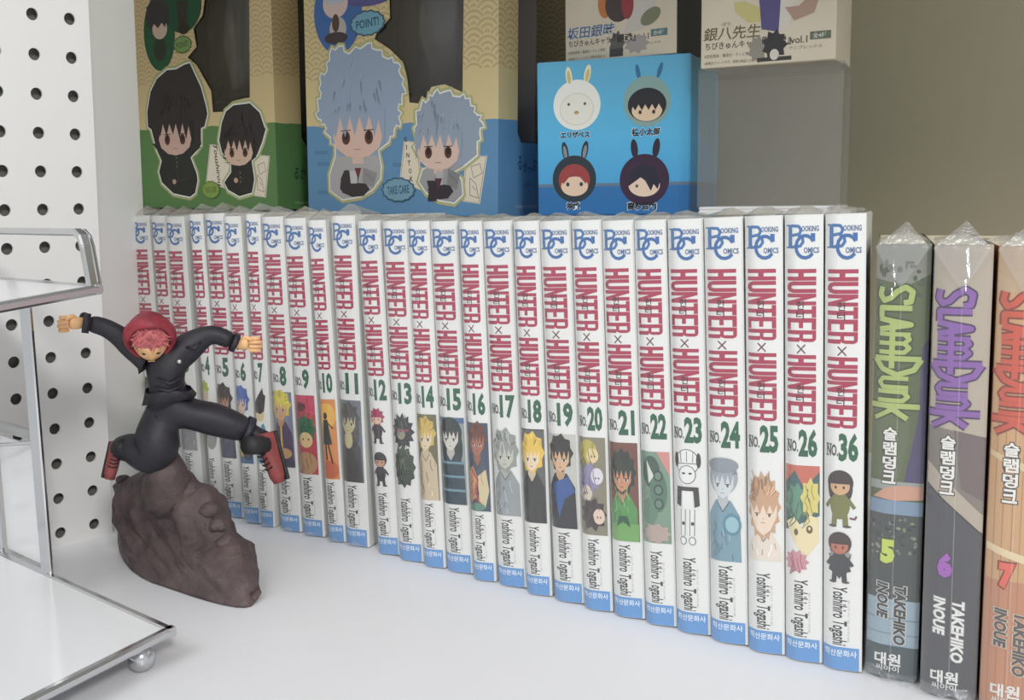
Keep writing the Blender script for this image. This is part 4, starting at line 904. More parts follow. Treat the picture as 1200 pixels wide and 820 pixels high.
o = sticker(gb, 'doll_print', [tuple(q) for q in GREEN['s2']], (50, 46, 50), (214, 180, 160), (46, 44, 46), 44.5, (127, 43.5, 16.5, 10), under=(176, 184, 130)); o['label'] = 'smaller black-haired doll print'
for q in o.data.vertices: q.co.y -= 0.0002
ik = Ink(); balloon(ik, p[0], 10.5, 6.8, (136, 164, 76), (90, 124, 60), 'TAKE CARE', (96, 120, 56), 14); ik.build('speech_print', gb)
ik = Ink()
for (a, b, h_) in ((22, 26, 6), (30, 19, 4)): pass
ik.text('るかっぷ', 30, 27, 26, 9, (40, 60, 50), 0, offset=.01, shear=.2); ik.text('©BANDAI', 26, 5, 18, 1.7, (170, 190, 160), 0)
ik.build('signature_print', gb, fn=lambda u, v, o_: (0.168 + o_, u, v))

bb = picture_box('picture_box', 'tall blue and sand window box with a silver-haired doll print, right of the green box', (-0.5558, 0.53, 0.1784), R(1.4), 0.170, 0.20, 0.115, BLUE['win'], sidewin(.021, .047, .115, .20), m_b, M_tray_b)
p = BLUE['pts']
ik = Ink()
ik.blob(p[2][0], p[2][1] + 2, 23, 28, (58, 106, 178), 0, n=28); ik.blob(p[3][0] + 2, p[3][1] + 5, 30, 11, (86, 84, 150), 0, n=28)
ik.blob(p[2][0] - 2, p[2][1] + 8, 12, 10, (214, 190, 184), 2); ik.blob(p[2][0] - 2, p[2][1] + 18, 15, 11, (186, 194, 208), 3); ik.blob(p[2][0], p[2][1] - 9, 8, 8, (186, 180, 176), 1); ik.blob(p[2][0] - 2, p[2][1] - 15, 11, 4, (70, 58, 66), 2)
ik.blob(p[2][0] - 2, p[2][1] - 5, 3.5, 6, (90, 66, 56), 3)
balloon(ik, p[1], 15.5, 8.2, (110, 170, 196), (56, 96, 120), 'POINT!', (40, 90, 120))
ik.build('corner_print', bb)
notes(bb, BLUE['p1'], BLUE['p2'], 'GINTOKI')
o = sticker(bb, 'doll_print', [tuple(q) for q in BLUE['s1']], (150, 170, 198), (224, 190, 176), (176, 176, 180), 44, (50, 53.5, 23.5, 15), under=(186, 184, 130), hair2=(122, 142, 168), robe=(60, 54, 62), trim_c=(120, 50, 60)); o['label'] = 'large silver-haired doll print'
for q in o.data.vertices: q.co.y -= 0.0002
o = sticker(bb, 'doll_print', [tuple(q) for q in BLUE['s2']], (148, 164, 186), (222, 192, 178), (160, 160, 166), 37, (122, 42, 18, 12), under=(184, 184, 134), hair2=(120, 138, 160), robe=(58, 50, 60), trim_c=(90, 50, 66)); o['label'] = 'smaller silver-haired doll print'
for q in o.data.vertices: q.co.y -= 0.0002
ik = Ink()
balloon(ik, p[0], 14.5, 8, (116, 164, 190), (58, 96, 124), 'TAKE CARE', (50, 92, 130), 16)
ik.build('speech_print', bb)
ik = Ink()
for (x_, y_) in ((14, 42), (16, 34), (16, 14), (88, 33)): ik.text('ooo', x_, y_, 12, 2.6, (64, 108, 156), 0)
tag(ik.build('cloud_prints', bb), kind='stuff')
ik = Ink(); ik.text('る', 24, 34, 4.5, 9, (34, 60, 96), 0, offset=.01); ik.text('か', 30, 31.5, 4, 6, (34, 60, 96), 0, offset=.01); ik.text('っ', 34.5, 29.5, 3.4, 4, (34, 60, 96), 0, offset=.01); ik.text('ぷ', 40, 33, 6, 8, (34, 60, 96), 0, offset=.01)
ik.stroke([(27, 19), (35, 23), (31, 19), (38, 21)], .35, (54, 84, 124), 0, False); ik.text('©BANDAI', 32, 6.2, 24, 2.1, (186, 200, 214), 0)
ik.build('signature_print', bb, fn=lambda u, v, o_: (0.170 + o_, u, v))

# ---------------------------------------------------------------- blue box with four round heads
YW = 0.2507
fb = empty('face_box', (-0.3517, 0.525, 0.1750), (0, 0, YW)); tag(fb, 'blue box printed with four round heads with rabbit ears', 'box')
def grad_mat():
    m = bpy.data.materials.new('blue_head_carton'); m.use_nodes = True; nt = m.node_tree; b = nt.nodes['Principled BSDF']; b.inputs['Roughness'].default_value = 0.3
    tc = nt.nodes.new('ShaderNodeTexCoord'); sp = nt.nodes.new('ShaderNodeSeparateXYZ'); nt.links.new(tc.outputs['Object'], sp.inputs[0])
    mr = nt.nodes.new('ShaderNodeMapRange'); mr.inputs[1].default_value = 0.0; mr.inputs[2].default_value = 0.0905; nt.links.new(sp.outputs[2], mr.inputs[0])
    r = nt.nodes.new('ShaderNodeValToRGB'); cr = r.color_ramp; cr.interpolation = 'LINEAR'
    cr.elements[0].position = 0; cr.elements[0].color = (*lin((36, 104, 164)), 1); cr.elements[1].position = 1; cr.elements[1].color = (*lin((92, 170, 206)), 1)  # top stop's duller teal paints in shade from above; lower bands are print
    for ps_, c in ((.185, (38, 108, 168)), (.19, (98, 118, 140)), (.205, (98, 118, 140)), (.21, (70, 160, 214)), (.5, (84, 176, 222))):
        e = cr.elements.new(ps_); e.color = (*lin(c), 1)
    nt.links.new(mr.outputs[0], r.inputs[0]); nt.links.new(r.outputs[0], b.inputs['Base Color']); return m
bm = bmesh.new(); bm_box(bm, 0, 0.0927, 0, 0.09, 0, 0.0905); bmesh.ops.bevel(bm, geom=bm.edges[:], offset=0.0006, segments=2, affect='EDGES'); link_bm('carton', bm, grad_mat(), fb)
f = [tuple(q) for q in FACE]
ik = Ink()
# 0 pale head with pale ears
for e_, rt in ((f[1], .12), (f[2], -.2)): ik.blob(e_[0], e_[1], 2.0, 5.6, (226, 224, 190), 0, rot=rt); ik.blob(e_[0], e_[1] - .6, 1.1, 3.8, (206, 186, 110), 1, rot=rt)
ik.blob(f[0][0], f[0][1], 14.6, 14.6, (226, 228, 222), 0, n=32); ik.blob(f[0][0], f[0][1] - 2.5, 10.6, 9.4, (200, 200, 186), 1, n=32); ik.blob(f[0][0], f[0][1] - 2.5, 10.2, 9.0, (224, 224, 214), 2, n=32)
for sx in (-1, 1): ik.blob(f[0][0] + sx * 5, f[0][1] + .5, .9, .9, (90, 90, 84), 3, n=10)
ik.blob(f[0][0] - .2, f[0][1] - 4.4, 1.5, 1.0, (180, 150, 80), 3, n=16)
ik.build('head_print', fb); ik = Ink()
# 1 grey-green hood, black hair
for e_, rt in ((f[5], .2), (f[6], -.3)): ik.blob(e_[0], e_[1], 1.3, 4.6, (46, 110, 160), 0, rot=rt)
ik.blob(f[4][0], f[4][1] + .5, 14, 14.5, (128, 164, 160), 0, n=32)
ik.blob(f[4][0], f[4][1] - 1.5, 11.4, 9.6, (38, 38, 44), 1, n=30); ik.blob(f[4][0], f[4][1] - 4.6, 9, 6.2, (224, 196, 164), 2, n=26)
pts = [(f[4][0] - 10, f[4][1] + 3)] + [(f[4][0] - 9 + 2 * i, f[4][1] + (-4.6 if i % 2 else -1.2)) for i in range(10)] + [(f[4][0] + 10, f[4][1] + 3)]
ik.poly(pts, (38, 38, 44), 3)
for sx in (-1, 1): ik.blob(f[4][0] + sx * 4, f[4][1] - 5.6, 1.0, 1.2, (70, 50, 40), 4, n=10)
ik.build('head_print', fb); ik = Ink()
# 2 dark hood, red hair
for e_, rt in ((f[9], .18), (f[10], -.2)): ik.blob(e_[0], e_[1] - 1, 2.0, 5.8, (40, 52, 62), 0, rot=rt); ik.blob(e_[0], e_[1] - 1.6, 1.1, 4.0, (130, 140, 146), 1, rot=rt)
ik.blob(f[8][0] - .2, f[8][1], 13.6, 13.8, (40, 54, 64), 2, n=32); ik.blob(f[8][0] - .2, f[8][1] - .6, 9.8, 9.4, (160, 62, 62), 3, n=28); ik.blob(f[8][0], f[8][1] - 4.4, 8.4, 5.8, (226, 196, 170), 4, n=26)
ik.poly([(f[8][0] - 8.6, f[8][1] + .6), (f[8][0] - 7, f[8][1] - 3), (f[8][0] - 3, f[8][1] + 1.5), (f[8][0], f[8][1] + 3.5), (f[8][0] + 3, f[8][1] + 1.5), (f[8][0] + 7, f[8][1] - 3), (f[8][0] + 8.6, f[8][1] + .6), (f[8][0], f[8][1] + 6)], (160, 62, 62), 5)
for sx in (-1, 1): ik.blob(f[8][0] + sx * 4.2, f[8][1] - 3.2, 1.1, 1.3, (60, 60, 84), 6, n=10)
ik.build('head_print', fb); ik = Ink()
# 3 dark purple hood, violet-black hair
for e_, rt in ((f[13], .12), (f[14], -.15)): ik.blob(e_[0], e_[1] - 1, 2.1, 5.6, (44, 38, 58), 0, rot=rt)
ik.blob(f[12][0], f[12][1] - .4, 14.8, 14.8, (58, 34, 62), 2, n=32); ik.blob(f[12][0], f[12][1] - 3.6, 9.4, 6.6, (228, 200, 178), 3, n=26)
ik.poly([(f[12][0] - 9.4, f[12][1] - 4), (f[12][0] - 8.6, f[12][1] + 4), (f[12][0] - 2, f[12][1] + 9), (f[12][0] + 6, f[12][1] + 7), (f[12][0] + 9.6, f[12][1] - 1), (f[12][0] + 8, f[12][1] - 6), (f[12][0] + 5.6, f[12][1] - 3), (f[12][0] + 4, f[12][1] - 7), (f[12][0] + .6, f[12][1] - 1), (f[12][0] - 2.2, f[12][1] + 1), (f[12][0] - 5, f[12][1] - 1)], (38, 38, 58), 4)
ik.blob(f[12][0] - 4.4, f[12][1] - 4, .9, 1.0, (90, 100, 70), 5, n=10)
ik.build('head_print', fb)
for q, s_, w_, h_ in ((3, 'エリザベス', 18.5, 4.0), (7, '桂小太郎', 17, 4.6), (11, '神威', 8.2, 4.6), (15, '高杉晋助', 17.4, 4.8)):
    ik = Ink(); ik.text(s_, f[q][0], f[q][1] + .3, w_, h_, (224, 232, 236), 0, offset=.05, grow=.7); ik.text(s_, f[q][0], f[q][1] + .3, w_, h_, (30, 32, 38), 4, offset=.03); ik.build('name_lettering', fb)

# ---------------------------------------------------------------- small pale cartons on top
M_pale = mat('pale_carton', (206, 196, 176), 0.5, noise=(40, 0.02)); M_charc = mat('charcoal_carton', (62, 64, 70), 0.5)
cl = empty('small_carton', (-0.3447, 0.546, 0.2660)); tag(cl, 'pale carton with blue lettering, standing on the blue head box', 'box')
bm = bmesh.new(); bm_box(bm, 0, 0.0745, 0, 0.06, 0, 0.095, 0); 
for fc in bm.faces:
    if fc.calc_center_median().x > .07: fc.material_index = 1
bmesh.ops.bevel(bm, geom=bm.edges[:], offset=0.0004, segments=1, affect='EDGES'); link_bm('carton', bm, [M_pale, M_charc], cl)
def carton_print(parent, W, big, bigc, name_w, seed, blue):
    ik = Ink()
    ik.text(big, 1.5 + name_w / 2, 17.6, name_w, 7.0, bigc, 1, offset=.012, shear=.12)
    ik.text('ちびきゅんキャラ', 17, 11.4, 29, 3.9, (90, 76, 66), 1, offset=.012)
    ik.text('『銀魂』', 41, 11.6, 15, 5.0, (50, 44, 44), 3, offset=.02); ik.text('vol.1', 52.6, 11.2, 8.6, 3.6, (76, 66, 62), 1, offset=.01)
    ik.rect(58.2, 10.6, 68.8 if W > 70 else 67.0, 14.6, (84, 120, 128) if blue else (96, 108, 90), 1); ik.text('全4種', 63.2, 12.6, 7, 2.6, (206, 206, 190), 2, offset=.01)
    ik.text('©空知英秋／集英社・テレビ東京', 15, 6.2, 26, 1.9, (110, 96, 86), 1); ik.text('アニプレックス', 56, 7.2, 17, 1.7, (110, 96, 86), 1)
    ik.text('※画像はイメージです。実際の商品とは', 15, 2.6, 26, 1.7, (110, 96, 86), 1)
    return ik
ik = carton_print(cl, 74.5, '坂田銀時', (58, 104, 158), 33, 1, True)
ik.blob(28, 33, 5, 9, (196, 116, 60), 1); ik.blob(37, 31, 9, 10, (70, 58, 56), 2); ik.blob(43, 30, 4, 8, (150, 52, 56), 3); ik.poly([(40, 14), (44, 24), (48, 36), (62, 36), (60, 22), (52, 15)], (196, 188, 182), 2); ik.blob(58, 22, 7, 4.2, (122, 124, 96), 3, rot=.5)
ik.blob(36, 9, 4.5, 6, (92, 88, 84), 2, spikes=9); ik.blob(49, 7.5, 7, 4.6, (160, 152, 150), 2, spikes=9); ik.rect(31, 1.5, 40, 6, (64, 62, 62), 3)
ik.build('front_print', cl)
crr = empty('small_carton', (-0.2472, 0.529, 0.2536), (0, 0, .12)); tag(crr, 'pale carton with olive lettering, standing on the clear case', 'box')
bm = bmesh.new(); bm_box(bm, 0, 0.0712, 0, 0.040, 0, 0.095); bmesh.ops.bevel(bm, geom=bm.edges[:], offset=0.0004, segments=1, affect='EDGES'); link_bm('carton', bm, M_pale, crr)
ik = carton_print(crr, 70.8, '銀八先生', (104, 98, 66), 31, 2, False)
ik.text('ぱち', 14, 22.4, 5, 1.8, (130, 110, 90), 1)
ik.poly([(18, 33), (24, 33), (36, 27), (38, 23), (34, 22), (26, 22), (19, 28)], (196, 186, 120), 2); ik.poly([(33, 18), (42, 16), (43, 38), (31, 38)], (84, 76, 128), 3); ik.poly([(42, 16), (47, 18), (50, 30), (56, 38), (42, 38)], (206, 200, 190), 2)
ik.poly([(45, 28), (50, 21), (60, 24), (63, 33), (58, 33), (52, 28)], (170, 140, 120), 4); ik.blob(31, 8, 4.2, 6, (140, 136, 124), 2, spikes=9); ik.blob(40, 9.4, 5.5, 6.6, (56, 54, 54), 3, spikes=9); ik.rect(31, 1.4, 49, 3.4, (60, 58, 56), 4); ik.blob(40, 4.6, 2.4, 2.8, (206, 200, 190), 5)
ik.build('front_print', crr)

# ---------------------------------------------------------------- clear acrylic case
ac = empty('acrylic_case', (-0.2475, 0.527, 0.1749), (0, 0, .22)); tag(ac, 'empty clear acrylic case on a white base, below the olive-lettered carton', 'case')
W, D, H = 0.0755, 0.045, 0.0785
bm = bmesh.new(); t = 0.0015
bm_box(bm, 0, W, 0, t, 0.0042, H - t); bm_box(bm, 0, W, D - t, D, 0.0042, H - t); bm_box(bm, 0, t, t, D - t, 0.0042, H - t); bm_box(bm, W - t, W, t, D - t, 0.0042, H - t); bm_box(bm, 0, W, 0, D, H - t, H)
link_bm('clear_cover', bm, M_acryl, ac)
bm = bmesh.new(); bm_box(bm, 0.001, W + .0055, -0.001, D + .001, 0, 0.0026); bm_box(bm, 0.001, W + .0006, -0.0004, D, 0.0026, 0.0044); bmesh.ops.bevel(bm, geom=bm.edges[:], offset=0.0005, segments=2, affect='EDGES'); link_bm('base_plate', bm, M_white, ac)

# ---------------------------------------------------------------- chrome display rack
RB = Vector((-0.3444, 0.2424, 0.0125)); ru = Vector((-0.9970, 0.0745, 0)).normalized(); rv = Vector((0.146, -0.989, 0)).normalized()
rk = empty('chrome_rack', (RB.x, RB.y, 0)); tag(rk, 'chrome tiered display rack with white shelves and ball feet at the left front', 'rack')
def rl(p): return Vector(p) - Vector((RB.x, RB.y, 0))
def tier(name, corner, lu, lv, z_drop, bw, bh):
    a = Vector(corner); b = a + ru * lu; c = b + rv * lv - Vector((0, 0, z_drop)); d_ = a + rv * lv - Vector((0, 0, z_drop))
    for p_, q_ in ((a, b), (b, c), (c, d_), (d_, a)):
        e = (q_ - p_).normalized() * bw * .5
        bm = bmesh.new(); bm_bar(bm, rl(p_ - e * .96), rl(q_ + e * .96), bw, bh); link_bm('frame_bar', bm, M_chrome, rk)
    bm = bmesh.new(); up = Vector((0, 0, 1)); o1 = (ru + rv) * bw * .45; o2 = (-ru + rv) * bw * .45
    q = [a + (ru + rv) * bw * .4, b + (-ru + rv) * bw * .4, c + (-ru - rv) * bw * .4, d_ + (ru - rv) * bw * .4]
    lo = [bm.verts.new(rl(x_ - up * .0004)) for x_ in q]; hi = [bm.verts.new(rl(x_ + up * .0012)) for x_ in q]
    for i in range(4): bm.faces.new((lo[i], lo[(i+1) % 4], hi[(i+1) % 4], hi[i]))
    bm.faces.new(lo); bm.faces.new(hi); bmesh.ops.recalc_face_normals(bm, faces=bm.faces); link_bm(name, bm, M_shelfw, rk)
    return a, b, c, d_
M_shelfw = mat('white_glass_shelf', (228, 229, 230), 0.18, spec=0.5)
la, lb, lc, ld = tier('lower_shelf', RB + Vector((-.001, 0, 0)), 0.156, 0.13, 0.0, 0.0042, 0.0040)
UC = Vector((-0.3755, 0.2400, 0.1512))
ua, ub, uc, ud = tier('upper_shelf', UC, 0.122, 0.085, 0.0056, 0.0040, 0.0040)
for q in (la + rv * .0125 + ru * .004, la + rv * .118 + ru * .004, lb + rv * .014 - ru * .004, lb + rv * .118 - ru * .004):
    bm = bmesh.new(); c = rl((q.x, q.y, 0.0053)); bm_ball(bm, c, 0.0053, (1, 1, 1), 18, 12); bm_tube(bm, [c + Vector((0, 0, .0045)), c + Vector((0, 0, .0068))], .0034, 12)
    link_bm('ball_foot', bm, M_chrome, rk, True)
P0 = Vector((-0.447, 0.2500, 0.0125)); P1 = Vector((-0.447, 0.2500, 0.1490))
bm = bmesh.new(); bm_bar(bm, rl(P0), rl(P1), 0.0062, 0.0022, up=(0.25, -0.97, 0)); link_bm('upright_bar', bm, M_chrome, rk)
bm = bmesh.new(); bm_bar(bm, rl(P0 + Vector((-.004, .004, 0.006))), rl(P1 + Vector((-.004, .004, -.002))), 0.0018, 0.0024, up=(0.25, -0.97, 0)); link_bm('upright_bar', bm, M_chrome, rk)
P2 = P0 + ru * .050; bm = bmesh.new(); bm_bar(bm, rl(P2), rl(P2 + Vector((0, 0, .1365))), 0.0062, 0.0022, up=(0.25, -0.97, 0)); link_bm('upright_bar', bm, M_chrome, rk)
bm = bmesh.new(); bm_bar(bm, rl(P0 + Vector((-.001, .001, .0672))), rl(P2 + Vector((0, .001, .0672))), 0.0022, 0.0052); link_bm('cross_bar', bm, M_chrome, rk)
bm = bmesh.new(); bm_bar(bm, rl(P0 + Vector((-.003, .0035, .0635))), rl(P0 + Vector((-.003, .0035, .0635)) + Vector((-.03, -.012, -.003))), 0.0016, 0.0016); link_bm('brace_rod', bm, M_chrome, rk)
bm = bmesh.new(); q0 = P0 + Vector((-.004, .003, .003)); q1 = P2 + Vector((.003, .003, .003))
vs = [rl(q0), rl(q1), rl(q1 + Vector((0, 0, .058))), rl(q0 + Vector((0, 0, .058)))]
fr = [bm.verts.new(v) for v in vs]; bk2 = [bm.verts.new(v + Vector((0, .0012, 0))) for v in vs]
for i in range(4): bm.faces.new((fr[i], fr[(i+1) % 4], bk2[(i+1) % 4], bk2[i]))
bm.faces.new(fr); bm.faces.new(bk2); bmesh.ops.recalc_face_normals(bm, faces=bm.faces); link_bm('back_plate', bm, M_shelfw, rk)
# guard rail around the back of the upper shelf
def rail(off, w):
    a = UC + off; top = Vector((0, 0, .0228)); pts = [a + ru * .003 + Vector((0, 0, .002)), a + ru * .0062 + Vector((0, 0, .017)), a + ru * .008 + Vector((0, 0, .0208)), a + ru * .0115 + top, a + ru * .108 + top, a + ru * .115 + Vector((0, 0, .019)), a + ru * .118 + Vector((0, 0, .002))]
    bm = bmesh.new()
    for p_, q_ in zip(pts, pts[1:]):
        d_ = (q_ - p_).normalized(); bm_bar(bm, rl(p_ - d_ * .0006), rl(q_ + d_ * .0006), w, 0.0030 if w > .002 else .0022, up=(Vector((0, 1, 0)).cross(d_)))
    return link_bm('guard_rail', bm, M_chrome, rk)
rail(Vector((0.0, 0, 0.0)), 0.0042); rail(Vector((-.0035, .0055, 0)), 0.0014)

# ---------------------------------------------------------------- leaping figurine on a rock-like base
M_cloth = mat('dark_navy_plastic', (36, 34, 41), 0.55, noise=(90, 0.12), bump=(260, 0.25, 0.001)); M_skin = mat('figure_skin', (226, 178, 128), 0.5, noise=(200, 0.06))
M_trou = mat('dark_blue_trousers', (36, 38, 50), 0.55, noise=(90, 0.12), bump=(240, 0.3, 0.001))
M_hair = mat('faded_pink_hair', (194, 110, 112), 0.55, noise=(300, 0.12)); M_hood = mat('dull_red_hood', (140, 44, 56), 0.55, noise=(200, 0.1)); M_shoe = mat('brick_red_shoe', (138, 66, 64), 0.5, noise=(200, 0.06))
M_rock = mat('brown_grey_resin', (84, 71, 70), 0.6, noise=(60, 0.22), bump=(170, 0.7, 0.0025)); M_blk = mat('black_rubber', (36, 34, 36), 0.6)
FO = Vector((-0.4207, 0.295, 0)); FR = R(54.98)
fg = empty('leaping_figurine', FO, (0, 0, FR)); tag(fg, 'leaping figurine in dark uniform and red hood on a brown rocky base', 'figurine')
RI = Matrix.Rotation(-FR, 3, 'Z')
def fl(p): return RI @ (Vector(p) - FO)
def fv3(a, y, b_): return Vector((a / 1000, y / 1000, b_ / 1000))       # figure space: right, away, up in millimetres
def skin_obj(name, verts, edges, radii, m, parent, root=0, levels=2):
    me = bpy.data.meshes.new(name); me.from_pydata([tuple(v) for v in verts], edges, []); me.materials.append(m)
    o = bpy.data.objects.new(name, me); C.objects.link(o); o.parent = parent
    sk = o.modifiers.new('skin', 'SKIN'); sk.use_smooth_shade = True; sk.branch_smoothing = 0.6
    lay = me.skin_vertices[0] if me.skin_vertices else None
    if lay is None:
        bpy.context.view_layer.objects.active = o; bpy.ops.mesh.customdata_skin_add(); lay = me.skin_vertices[0]
    for i, r_ in enumerate(radii):
        lay.data[i].radius = (r_, r_) if not isinstance(r_, tuple) else r_; lay.data[i].use_root = (i == root)
    sb = o.modifiers.new('sub', 'SUBSURF'); sb.levels = levels; sb.render_levels = levels
    return o
# jacket, arms and trousers as one continuous body
VV = [(7.4, 0, 86), (7.0, -1, 94), (7.0, -2, 103), (6.6, -1, 110.5), (4.8, 1, 115),
      (14.5, 0, 115.5), (20.5, 0, 118.6), (25.0, -1, 121.4), (29.5, -2, 122.6), (34.0, -3, 120.6), (38.2, -4, 118.2),
      (-2.5, 0, 114.0), (-7.5, 0, 118.0), (-12.0, -1, 122.8), (-17.0, -2, 127.2), (-22.0, -3, 129.8), (-26.8, -4, 131.0),
      (16.0, -1, 83.5), (25.0, -3, 82.0), (33.0, -4, 78.6), (40.0, -5, 75.6), (44.5, -5, 73.6),
      (1.0, 0, 81.0), (0.0, -2, 74.5), (0.5, -3, 67.5), (-4.0, -1, 63.5), (-11.0, 4, 69.0), (-15.5, 7, 68.5), (-19.0, 9, 66.0)]
V = [fv3(*q) for q in VV]
Ed = [(0,1),(1,2),(2,3),(3,4),(3,5),(5,6),(6,7),(7,8),(8,9),(9,10),(3,11),(11,12),(12,13),(13,14),(14,15),(15,16),(0,17),(17,18),(18,19),(19,20),(20,21),(0,22),(22,23),(23,24),(24,25),(25,26),(26,27),(27,28)]
Rd = [.0100,.0098,.0104,.0110,.0070,.0095,.0072,.0056,.0050,.0046,.0044,.0095,.0070,.0055,.0048,.0045,.0042,
      .0098,.0092,.0082,.0072,.0046,.0108,.0118,.0118,.0104,.0080,.0070,.0052]
bd = skin_obj('body', V, Ed, Rd, M_cloth, fg)
def ringband(bm, c, axis, r, h, seg=18, sq=(1, 1)):
    ax = Vector(axis).normalized(); s_ = ax.orthogonal().normalized(); u = ax.cross(s_); R1 = []
    for t_, rr in ((-h/2, r), (-h/2, r * 1.12), (h/2, r * 1.10), (h/2, r * .98)):
        R1.append([bm.verts.new(c + ax * t_ + (s_ * math.cos(2*math.pi*k/seg) * sq[0] + u * math.sin(2*math.pi*k/seg) * sq[1]) * rr) for k in range(seg)])
    for i in range(4):
        a, b = R1[i], R1[(i+1) % 4]
        for k in range(seg): bm.faces.new((a[k], a[(k+1) % seg], b[(k+1) % seg], b[k]))
bm = bmesh.new(); ringband(bm, fv3(38.6, -4, 118.0), (1, 0, -.5), .0042, .0026); link_bm('sleeve_cuff', bm, M_cloth, fg, True)
bm = bmesh.new(); ringband(bm, fv3(-27.0, -4, 131.0), (1, 0, -.2), .0042, .0030); link_bm('sleeve_cuff', bm, M_cloth, fg, True)
bm = bmesh.new(); bm_ball(bm, fv3(12.5, -11.2, 111.5), .0011, (1, .6, 1), 10, 8); link_bm('button', bm, mat('brass_button', (196, 196, 190), .3, .8), fg, True)
bm = bmesh.new(); ringband(bm, fv3(42.8, -5, 74.4), (1, 0, -.5), .0066, .0034, sq=(1.0, .85)); link_bm('trouser_hem', bm, M_trou, fg, True)
bm = bmesh.new()
for k in range(28):                                      # jacket hem flaring over the trousers
    pass
ring0, ring1, ring2 = [], [], []
for k in range(28):
    a = 2 * math.pi * k / 28; w_ = 1 + .06 * math.sin(5 * a)
    ring0.append(bm.verts.new(fv3(7.0 + 10.6 * math.cos(a), -1 + 9.8 * math.sin(a), 97 + .6 * math.sin(3 * a))))
    ring1.append(bm.verts.new(fv3(7.2 + 12.4 * w_ * math.cos(a), -1 + 11.4 * w_ * math.sin(a), 91.5 + 1.6 * math.cos(a) + .9 * math.sin(4 * a))))
    ring2.append(bm.verts.new(fv3(7.2 + 10.9 * w_ * math.cos(a), -1 + 10.0 * w_ * math.sin(a), 91.8 + 1.6 * math.cos(a) + .9 * math.sin(4 * a))))
for k in range(28):
    j = (k + 1) % 28; bm.faces.new((ring0[k], ring0[j], ring1[j], ring1[k])); bm.faces.new((ring1[k], ring1[j], ring2[j], ring2[k]))
link_bm('jacket_hem', bm, M_cloth, fg, True)

def hand(wrist, direc, side, open_=0.0, s_c=1.0):
    """palm with four curled fingers and a thumb, grown as short chains"""
    w_ = Vector(wrist); d_ = Vector(direc).normalized(); n_ = Vector((0, -1, 0)); s_ = d_.cross(n_).normalized() * side; n_ = s_.cross(d_).normalized() * side
    k_ = s_c
    V = [w_ - d_ * .002, w_ + d_ * .0030 * k_, w_ + d_ * .0062 * k_]; E = [(0, 1), (1, 2)]; Rr = [.0026 * k_, .0030 * k_, .0032 * k_]
    o1 = skin_obj('hand', V, E, Rr, M_skin, fg, 0, 2)
    for k, (off, ln) in enumerate(((-.0028, .90), (-.0010, 1.0), (.0010, .95), (.0028, .78))):
        b = w_ + (d_ * .0068 + s_ * off + n_ * (.0006)) * k_
        cu = 1 - open_
        p1 = b + (d_ * (.0026 * ln) + n_ * (.0009 * cu)) * k_; p2 = p1 + (d_ * (.0004 + .0020 * open_) + n_ * -.0016 * cu - n_ * 0.0006 * open_).normalized() * .0023 * ln * k_; p3 = p2 + (-d_ * (1 - 1.7 * open_) - n_ * .8 * cu).normalized() * .0018 * ln * k_
        skin_obj('finger', [b - d_ * .0012, b, p1, p2, p3], [(0, 1), (1, 2), (2, 3), (3, 4)], [x * k_ for x in (.0009, .00105, .0010, .00092, .00078)], M_skin, o1, 0, 2)
    b = w_ + (d_ * .0028 + s_ * .0026) * k_
    skin_obj('thumb', [b - s_ * .001 * k_, b + (d_ * .0014 + s_ * .0008 + n_ * .0006) * k_, b + (d_ * .0032 + s_ * .0002 + n_ * .0014) * k_, b + (d_ * .0046 - s_ * .0008 + n_ * .0016) * k_], [(0, 1), (1, 2), (2, 3)], [.0012 * k_, .00115 * k_, .0010 * k_, .0008 * k_], M_skin, o1, 0, 2)
hand(fv3(-28.5, -4, 131.3), (-1, -.25, .02), 1, 0.0, 1.05)
hand(fv3(39.4, -4, 117.4), (1, -.2, -.06), -1, 0.55, 1.05)

# head: tilted forward, face below a mop of hair, hood around it
HC = fv3(0.2, -8, 121.2); tilt = Matrix.Rotation(R(42), 4, 'X')
def hp(x, y, z): return HC + (tilt @ Vector((x, y, z))) * 1.06
bm = bmesh.new(); vs = bm_ball(bm, (0, 0, 0), .0074, (1, 1.05, 1.22), 28, 22)
for v in vs:
    x, y, z = v.co
    t_ = max(0, -z / .009)
    v.co.x *= 1 - .42 * t_ ** 1.6                       # jaw narrows to the chin
    if y < 0:
        v.co.y -= .0011 * math.exp(-((x / .0012) ** 2 + ((z + .0018) / .0022) ** 2))      # nose
        v.co.y += .0008 * (math.exp(-(((x - .0028) / .0014) ** 2 + ((z + .0002) / .0011) ** 2)) + math.exp(-(((x + .0028) / .0014) ** 2 + ((z + .0002) / .0011) ** 2)))  # eye sockets
        v.co.y -= .0004 * math.exp(-((x / .003) ** 2 + ((z - .0016) / .0009) ** 2))       # brow
        v.co.y += .0005 * math.exp(-((x / .0022) ** 2 + ((z + .0047) / .0005) ** 2))      # mouth
for v in bm.verts: v.co = hp(*v.co)
hd = link_bm('head', bm, M_skin, fg, True)
bm = bmesh.new()
for sx in (-1, 1):
    vs = bm_ball(bm, (sx * .0027, -.0066, -.0002), .0009, (1.2, .5, .7), 10, 8)
for v in bm.verts: v.co = hp(*v.co)
link_bm('eyes', bm, M_blk, hd, True)
bm = bmesh.new()
for sx in (-1, 1): bm_ball(bm, (sx * .0073, .0002, -.0008), .0017, (.5, .8, 1.3), 10, 8)
bm_box(bm, -.0014, .0014, -.0073, -.0069, -.0050, -.0047)
for v in bm.verts: v.co = hp(*v.co)
link_bm('ears_and_lips', bm, M_skin, hd, True)
bm = bmesh.new(); g = random.Random(3)
vs = bm_ball(bm, (0, .0012, .0035), .0083, (1, 1.0, .98), 24, 18)
